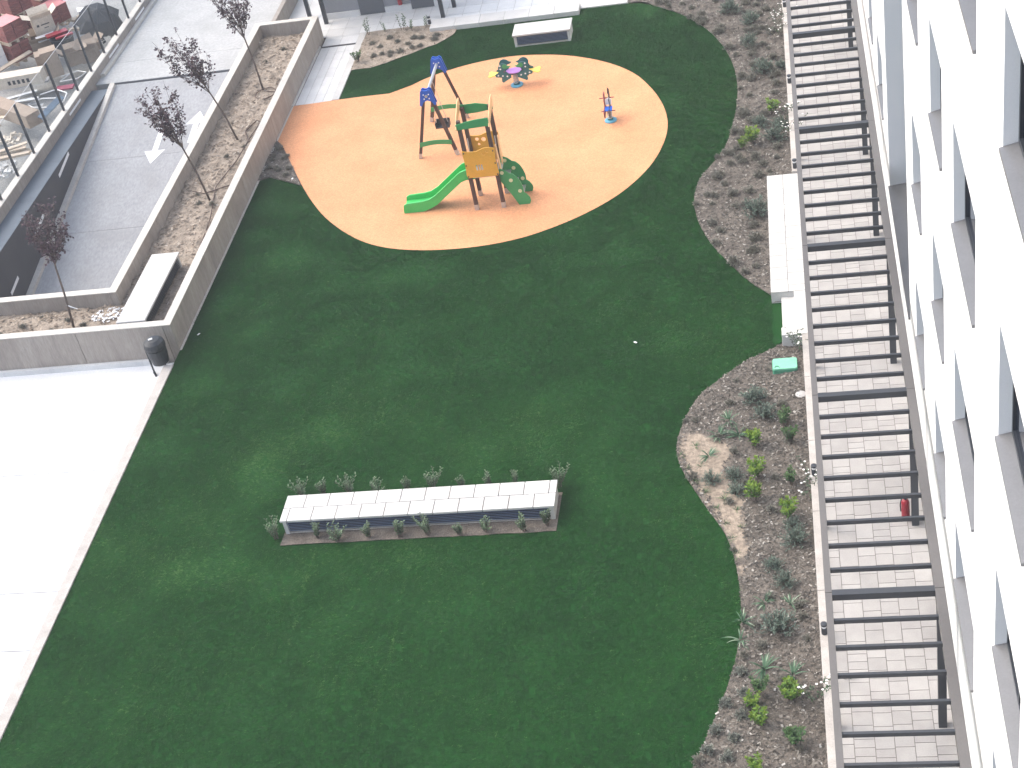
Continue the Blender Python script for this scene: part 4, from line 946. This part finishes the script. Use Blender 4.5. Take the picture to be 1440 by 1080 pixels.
for i,(x,y) in enumerate([(-10.6,22.6),(-10.1,22.62),(-9.58,22.62),(-9.0,22.6),(-8.35,22.62),(-7.8,22.62),(-7.2,22.6),(-6.62,22.62),(-6.1,22.6),(-5.2,22.45)]):
    plant('hedge_shrub',x,y,.02,prd.uniform(.62,.85),'%s shrub from the left in the row behind the long vent bench' % ordn[i],'shrubs behind the long vent bench')
for i,(x,y,s,l) in enumerate([(-13.38,44.8,1.1,'tallest leafy shrub at the left end of the back row in the far bed'),(-12.84,44.85,.7,'small leafy shrub second from left in the back row of the far bed'),(-12.24,44.8,1.1,'tall leafy shrub in the middle of the back row of the far bed'),(-11.95,44.7,.9,'leafy shrub just right of the tall middle one in the far bed'),(-11.5,44.8,.8,'leafy shrub at the right end of the back row in the far bed')]): plant('young_shrub',x,y,.02,s,l,'leafy shrubs along the back of the far bed')
for x,y in [(-11.76,44.05),(-11.51,44.0),(-11.69,43.4),(-11.47,43.45),(-12.05,43.2),(-12.37,43.2),(-12.36,42.98),(-12.64,43.18),(-12.81,43.7),(-12.27,43.95),(-11.04,43.8),(-11.03,44.05),(-13.11,44.05),(-12.9,43.1),(-12.6,44.3),(-11.9,43.7)]: plant('dry_tuft',x,y,.02,prd.uniform(.7,1.0),'small dark tuft in the sandy far bed','tufts in the far bed','plant')
for x,y in [(-19.3,29.2),(-18.9,29.5),(-18.4,28.9),(-17.6,29.0),(-18.1,29.3),(-16.1,34.4),(-16.3,34.9),(-15.7,34.3),(-15.6,37.4),(-16.0,36.9),(-16.3,42.8),(-15.9,43.6),(-19.8,28.9)]: plant('dry_tuft',x,y,.38,prd.uniform(.5,.8),'small weed tuft growing in the sandy planter soil','weeds in the planter','plant')
for x,y in rand_in(SOILTRI, 7): plant('dry_tuft',float(x),float(y),.01,prd.uniform(.6,.9),'small dry tuft in the dark soil corner beside the planter wall','tufts in the soil corner','plant')
for L in KIND.values():
    for o, used in L:
        if not used: bpy.data.objects.remove(o)

# ------------------------------------------------------------------ bark chips and grass
def chips(poly, dens, z, excl=(), smin=.02, smax=.07):
    P = rand_in(poly, dens, excl); n = len(P)
    L = rng.uniform(smin, smax, n); W = L*rng.uniform(.3,.7,n); a = rng.uniform(0,6.28,n); tl = rng.uniform(-.5,.5,n); tl2 = rng.uniform(-.4,.4,n)
    fn = z if callable(z) else bumpy(-.015,.05,1.6)
    zz = np.array([fn(float(x),float(y)) for x,y in P]) + rng.uniform(.004,.02,n) + (z if not callable(z) else 0)
    ux, uy = np.cos(a), np.sin(a); v = np.zeros((n,4,3))
    for k_, (s, t) in enumerate(((-1,-1),(1,-1),(1,1),(-1,1))):
        v[:,k_,0] = P[:,0]+ux*L/2*s-uy*W/2*t; v[:,k_,1] = P[:,1]+uy*L/2*s+ux*W/2*t; v[:,k_,2] = zz+s*L/2*np.sin(tl)+t*W/2*np.sin(tl2)
    return v.reshape(-1,3), n, rng.random(n)
def rawmesh(name, v, nf, k_, tint, m):
    me = bpy.data.meshes.new(name); me.vertices.add(len(v)); me.vertices.foreach_set('co', v.ravel())
    me.loops.add(nf*k_); me.loops.foreach_set('vertex_index', np.arange(nf*k_, dtype=np.int32)); me.polygons.add(nf)
    me.polygons.foreach_set('loop_start', np.arange(0, nf*k_, k_, dtype=np.int32)); me.update(calc_edges=True)
    at = me.attributes.new('tint','FLOAT','FACE'); at.data.foreach_set('value', tint.astype(np.float32)); me.materials.append(m); me.validate()
    o = bpy.data.objects.new(name, me); COL.objects.link(o); return o
for poly, dens in ((BED_UP, 480),(BED_LO, 560)):
    v, n, t = chips(poly, dens, 0, ([(x+.12*(1 if x < -2 else -.5),y) for x,y in SANDP],) if poly is BED_LO else ()); tag(rawmesh('bark_chips', v, n, 4, t, M['chip']), kind='stuff')

v, n, t = chips(SOILP, 170, bumpy(.30,.085,2.6), (), .02, .10); tag(rawmesh('soil_clods', v, n, 4, t, M['clod']), kind='stuff')
v, n, t = chips(TOPBED, 120, bumpy(-.005,.04,1.6), (), .02, .08); tag(rawmesh('soil_clods', v, n, 4, t, M['clod']), kind='stuff')
v, n, t = chips(SOILTRI, 600, bumpy(.004,.02,2), (), .02, .06); tag(rawmesh('bark_chips', v, n, 4, t, M['chip']), kind='stuff')
lawn_ex = (RUB, SOILTRI, TOPBED, BENCHSOIL, [(-8.4,42.6),(-6.55,42.6),(-6.55,43.45),(-8.4,43.45)], [(-.95,26.7),(0,26.7),(0,33.2),(-.95,33.2)])
LG = [(x, max(y, 12.5)) for x, y in LAWN]
P = rand_in(LG, 800, lawn_ex); n = len(P); NB = 4
patch = np.array([noise.noise(Vector((float(x)*.35, float(y)*.35, 1.0)))*.7 + noise.noise(Vector((float(x)*1.7, float(y)*.9, 5.0)))*.3 + .35*math.exp(-((x+11.5)**2+(y-23)**2)/30) for x, y in P])
sm_ = np.mod(P[:,0]+14.95+.012*np.sin(P[:,1]*1.3), 2.0)-1.0; seam = (np.exp(-(sm_/.04)**2)*.30 - np.exp(-((sm_-.09)/.05)**2)*.12)*np.clip(np.array([noise.noise(Vector((round(float(x)/2)*3.7, float(y)*.25, 8.0)))*2.2 for x, y in P]), 0, 1)
base = np.repeat(P, NB, 0) + rng.normal(0, .018, (n*NB,2)); N_ = n*NB
h = rng.uniform(.018,.034,N_); nap = np.repeat(np.array([noise.noise(Vector((float(x)*.8, float(y)*.8, 17.0))) for x, y in P]), NB); az = -1.45+nap*2.2+rng.normal(0,.55,N_); ln = rng.uniform(.02,.055,N_); w = rng.uniform(.005,.009,N_)
grain = .012
tipx = base[:,0]+np.cos(az)*ln; tipy = base[:,1]+np.sin(az)*ln - grain
wx, wy = -np.sin(az)*w, np.cos(az)*w
v = np.zeros((N_,3,3)); v[:,0,0]=base[:,0]-wx; v[:,0,1]=base[:,1]-wy; v[:,1,0]=base[:,0]+wx; v[:,1,1]=base[:,1]+wy; v[:,2,0]=tipx; v[:,2,1]=tipy; v[:,2,2]=h
tint = np.clip(.42 + np.repeat(patch,NB)*.45 + np.repeat(seam,NB) + rng.normal(0,.07,N_) + np.repeat(rng.normal(0,.12,n) + np.where(rng.random(n) < .02, .35, 0) + .26*np.array([noise.noise(Vector((float(x)*16, float(y)*4.0, 2.0))) for x, y in P]), NB), 0, 1)
tag(rawmesh('grass', v.reshape(-1,3), N_, 3, tint, M['grass']), kind='stuff')

# ------------------------------------------------------------------ builders yard behind the glass fence
def pallet(x, y, z, rot, w, d, tiers, label, th=.74):
    o = thing('brick_pallet', label, 'bricks', (x,y,z), 'pallets of red bricks in the yard'); c_, s_ = math.cos(rot), math.sin(rot)
    def W(u, v): return (x+u*c_-v*s_, y+u*s_+v*c_)
    zz = z
    for t in range(tiers):
        pl = MB()
        for u in (-w/2+.06, 0, w/2-.06): pl.obox((*W(u,0), zz+.05), (.1,d,.1), rz=rot)
        pl.obox((*W(0,0), zz+.11), (w,d,.02), rz=rot); pl.obj('pallet', M['wood'], o)
        bk = MB(); nz = 8; nx = 2; ny = 2; hb = (th-.14)/nz
        for k_ in range(nz):
            for i in range(nx):
                for j in range(ny):
                    bk.obox((*W(-w/2+w/nx*(i+.5)+random.uniform(-.005,.005), -d/2+d/ny*(j+.5)), zz+.12+hb*(k_+.5)), (w/nx-.03,d/ny-.03,hb-.012), rz=rot)
        bk.obj('brick_stack', M['brick'], o); zz += th
    MB().obox((*W(0,0), zz-.008), (w*.99,d*.99,.012), rz=rot).obj('top_sheet', M['brick_top'], o)
pallet(-26.24,46.25,0,.985,.78,.85,2,'stack of two red brick pallets nearest the pale blocks')
pallet(-26.95,48.6,0,.985,.9,.9,3,'tallest red brick stack, three pallets high behind the open carton')
pallet(-25.85,48.98,0,.985,.85,.85,1,'low red brick stack with pink sheet right of the tallest one')
pallet(-27.3,46.9,0,.985,.9,.9,2,'red brick stack at the left edge of the yard')
pallet(-26.5,50.0,0,.985,.9,.9,2,'red brick stack at the very back of the yard')
def block(label, x, y, z, rot, size, nx, nz, m, name, cat, group=None):
    o = MB(); c_, s_ = math.cos(rot), math.sin(rot); w, d, h = size
    for i in range(nx):
        for k_ in range(nz):
            u = -w/2+w/nx*(i+.5); o.obox((x+u*c_, y+u*s_, z+h/nz*(k_+.5)), (w/nx-.015, d, h/nz-.015), rz=rot)
    return tag(o.obj(name, m, bevel=.006), label, cat, group)
block('pale shrink wrapped blocks stacked two high at the left edge of the yard',-26.95,45.55,0,.985,(.9,.8,.95),2,2,M['white'],'block_stack','blocks')
def carton(label, x, y, z, rot, w, d, h, m='card', flaps=True, tilt=0, name='carton', marks=None, closed=False):
    o = thing(name, label, 'box', (x,y,z)); T = Matrix.Translation((x,y,z)) @ Euler((tilt,0,rot)).to_matrix().to_4x4(); t = .012
    b = MB(); mt = M[m]
    for a in ((-w/2,w/2,-d/2,d/2,0,t),(-w/2,w/2,-d/2,-d/2+t,t,h),(-w/2,w/2,d/2-t,d/2,t,h),(-w/2,-w/2+t,-d/2+t,d/2-t,t,h),(w/2-t,w/2,-d/2+t,d/2-t,t,h)): b.box(*a, 0, .5, T)
    if closed: b.box(-w/2,w/2,-d/2,d/2,h+.001,h+t,0,.6,T)
    b.obj('box', mt, o)
    if flaps and not closed:
        f = MB()
        for sx_, ln_, ax in ((-1,d,'x'),(1,d,'x'),(-1,w,'y'),(1,w,'y')):
            ang = random.uniform(.5,1.3)*sx_
            if ax == 'x': F = T @ Matrix.Translation((sx_*w/2,0,h)) @ Euler((0,-ang*-1 if sx_<0 else ang,0)).to_matrix().to_4x4(); f.box(-.006,.006,-d/2,d/2,0,w*.4,0,random.random(),F)
            else: F = T @ Matrix.Translation((0,sx_*d/2,h)) @ Euler((-ang,0,0)).to_matrix().to_4x4(); f.box(-w/2,w/2,-.006,.006,0,d*.4,0,random.random(),F)
        f.obj('flap', mt, o)
    if marks:
        k_ = MB()
        for a in marks: k_.box(a[0],a[1],-d/2-.006,-d/2-.002,a[2],a[3],0,.5,T)
        k_.obj('print', M['ink'], o)
    return o
carton('large open cardboard carton with faint printed mark between the brick stacks',-25.45,47.25,.5,.56,.72,.55,.6,'card_pale',marks=[(-.24,-.16,.3,.38),(-.1,.2,.32,.36),(-.02,.14,.2,.23)])
carton('open brown carton holding a white sheet in front of the large carton',-25.42,46.8,0,.4,.85,.7,.48,'card')
tag(MB().obox((-25.2,46.65,.53),(.65,.45,.02),rz=.62,rx=.1).obj('white_sheet', M['white']), 'white sheet lying across the open brown carton', 'sheet')
tb = thing('plastic_tub', 'dark plastic tub with red rims beside the brown cartons', 'tub', (-24.5,46.35,0))
MB().lathe((-24.5,46.35,0), [(.32,0),(.4,.55),(.42,.6),(.38,.6),(.3,.1)], 16).obj('body', M['umb'], tb); MB().obox((-24.75,46.6,.63),(.75,.3,.06),rz=.6).obj('rim', M['red'], tb); MB().obox((-24.35,46.3,.64),(.6,.14,.05),rz=.6).obj('rim', M['red'], tb)
carton('brown carton lying beside the dark tub near the glass fence',-23.85,45.45,0,.5,.6,.5,.45,'card')
carton('small brown carton closest to the umbrella',-23.3,45.55,0,.2,.55,.5,.45,'card')
carton('flattened brown carton between the tub and the fence',-23.55,46.3,0,.9,.6,.5,.3,'card')
carton('tall closed brown carton standing behind the glass fence',-24.3,44.7,0,.45,.55,.5,.9,'card',closed=True)
carton('closed brown carton leaning next to the tall one',-24.75,45.2,0,.45,.6,.5,.6,'card',closed=True)
carton('long white carton with dark printing lying in the yard',-25.3,43.7,.25,.12,2.1,.5,.38,'card_pale',closed=True,marks=[(-.75+.16*i,-.66+.16*i,.12,.26) for i in (0,1,4,5,6,7,8)])
carton('long brown carton lying diagonally near the bottom of the yard',-24.55,41.6,.1,-.62,2.6,.5,.42,'card',closed=True)
tag(MB().obox((-25.2,44.35,.08),(1.7,.8,.06),rz=.1).obj('dark_board', M['grey_panel'], bevel=.01), 'dark grey framed board lying behind the long white carton', 'board')
tag(MB().obox((-26.0,45.3,.35),(1.5,.24,.04),rz=.85,ry=-.1).obj('white_plank', M['wood']), 'pale plank leaning in front of the brick pallets', 'plank')
tag(MB().obox((-23.15,41.5,.35),(.2,1.4,.04),rz=-.15,ry=.5).obj('blue_sheet', M['tarp']), 'blue sheet propped against the glass fence', 'sheet')
tag(MB().obox((-23.5,43.45,.06),(.6,.3,.05),rz=.1).obj('red_sheet', M['darkred']), 'dark red sheet on the ground behind the glass fence', 'sheet')
hose([(-24.2,43.0),(-23.7,43.25),(-23.2,42.9),(-23.1,42.3),(-23.5,42.0),(-24.1,42.1),(-24.4,42.4),(-24.0,42.7),(-23.4,42.6)], 'coil of pale white hose lying behind the glass fence', r=.022, z=.12, m='white')
hose([(-23.9,44.2),(-23.4,44.5),(-23.0,44.3),(-23.2,43.9),(-23.8,43.8),(-23.6,44.4)], 'tangle of grey hose near the dark red sheet', r=.025, z=.12, m='galv')
for i,(x,y,rt,l) in enumerate([(-24.7,42.4,.35,'stack of grey boards in the middle of the yard'),(-25.4,41.0,-.3,'pale boards at the lower left of the yard'),(-23.7,38.9,.4,'pale boards heaped by the fence at the bottom of the yard')]):
    m = MB()
    for j in range(6): m.obox((x+random.uniform(-.12,.12),y+random.uniform(-.15,.15)+.1*(j%3),.04+.05*j),(random.uniform(1.0,1.6),.16,.035),rz=rt+random.uniform(-.25,.25))
    tag(m.obj('board_pile', M['wood' if i else 'galv']), l, 'boards')
def rubble(x, y, r, n_, mk, label, name='rubble_heap'):
    m = MB()
    for i in range(n_):
        a = random.random()*6.28; q = r*math.sqrt(random.random()); s = random.uniform(.05,.16); m.obox((x+q*math.cos(a), y+q*math.sin(a), s*.3+max(0,(r-q))*.25*random.random()), (s,s*random.uniform(.5,1),s*.6), rz=random.random()*3, rx=random.uniform(-.4,.4), ry=random.uniform(-.4,.4))
    tag(m.obj(name, M[mk]), label, 'rubble')
rubble(-23.7,38.2,.55,60,'stone','heap of pale rubble by the fence at the left edge of the picture')
rubble(-24.2,40.2,.4,30,'card_pale','small heap of paper scraps below the long brown carton','scrap_heap')
rubble(-23.7,47.0,.6,35,'umb','scatter of dark scraps in front of the umbrella','scrap_heap')
rubble(-24.9,48.8,.7,40,'wood','scatter of timber scraps beside the brick stack','scrap_heap')
rubble(-17.0,29.35,.45,70,'plaza','spill of white plaster on the planter soil beside the vent box','plaster_spill') if False else None
sp_ = MB()
for i in range(120):
    a = random.random()*6.28; q = .5*math.sqrt(random.random()); s = random.uniform(.02,.09); sp_.obox((-16.95+q*math.cos(a)*1.1, 29.35+q*math.sin(a)*.7, .395+random.random()*.02), (s,s*random.uniform(.4,1),.012), rz=random.random()*3, rx=random.uniform(-.2,.2))
tag(sp_.obj('plaster_spill', M['plaza']), kind='stuff')
um = thing('umbrella', 'large black broken umbrella canopy dumped behind the glass fence', 'umbrella', (-23.6,47.55,.2))
TU = Matrix.Translation((-23.6,47.55,.42)) @ Euler((.35,.25,.3)).to_matrix().to_4x4()
uc = MB(); rib = MB(); tipp = TU @ Vector((0,0,.62)); n8 = 8; ring = []; mid = []
for i in range(n8):
    a = 2*math.pi*i/n8; rr_ = .98*random.uniform(.85,1.05); ring.append(TU @ Vector((rr_*math.cos(a), rr_*math.sin(a), random.uniform(-.1,.05)))); mid.append(TU @ Vector((.55*math.cos(a), .55*math.sin(a), .44)))
for i in range(n8):
    j = (i+1) % n8; sag = (ring[i]+ring[j])/2*.88 + tipp*.12
    uc.add([tipp, mid[i], mid[j]], [(0,1,2)]); uc.add([mid[i], ring[i], sag, ring[j], mid[j]], [(0,1,2,3,4)]); rib.tube([tipp, mid[i], ring[i]], .008, 5)
uc.obj('canopy', M['umb'], um, fix=False); rib.obj('ribs', M['dark'], um); MB().tube([TU @ Vector((0,0,.62)), TU @ Vector((0,0,-.3))], .015, 6).obj('shaft', M['galv'], um)
tag(MB().obox((-24.2,48.0,.80),(.42,.4,.012),rz=.4,ry=.2).obj('white_bag', M['white']), 'white plastic sheet lying on the edge of the black umbrella', 'sheet')

# ------------------------------------------------------------------ air
hz = MB().box(-95,45,-35,115,-6,27)
hm = bpy.data.materials.new('haze_air'); hm.use_nodes = True; hn = hm.node_tree.nodes; hn.remove(hn['Principled BSDF'])
pv = hn.new('ShaderNodeVolumePrincipled'); pv.inputs['Color'].default_value = (.93,.96,1.0,1); pv.inputs['Density'].default_value = .0014; pv.inputs['Anisotropy'].default_value = 0.0
hm.node_tree.links.new(pv.outputs[0], hn['Material Output'].inputs['Volume'])
tag(hz.obj('haze', hm), kind='stuff')
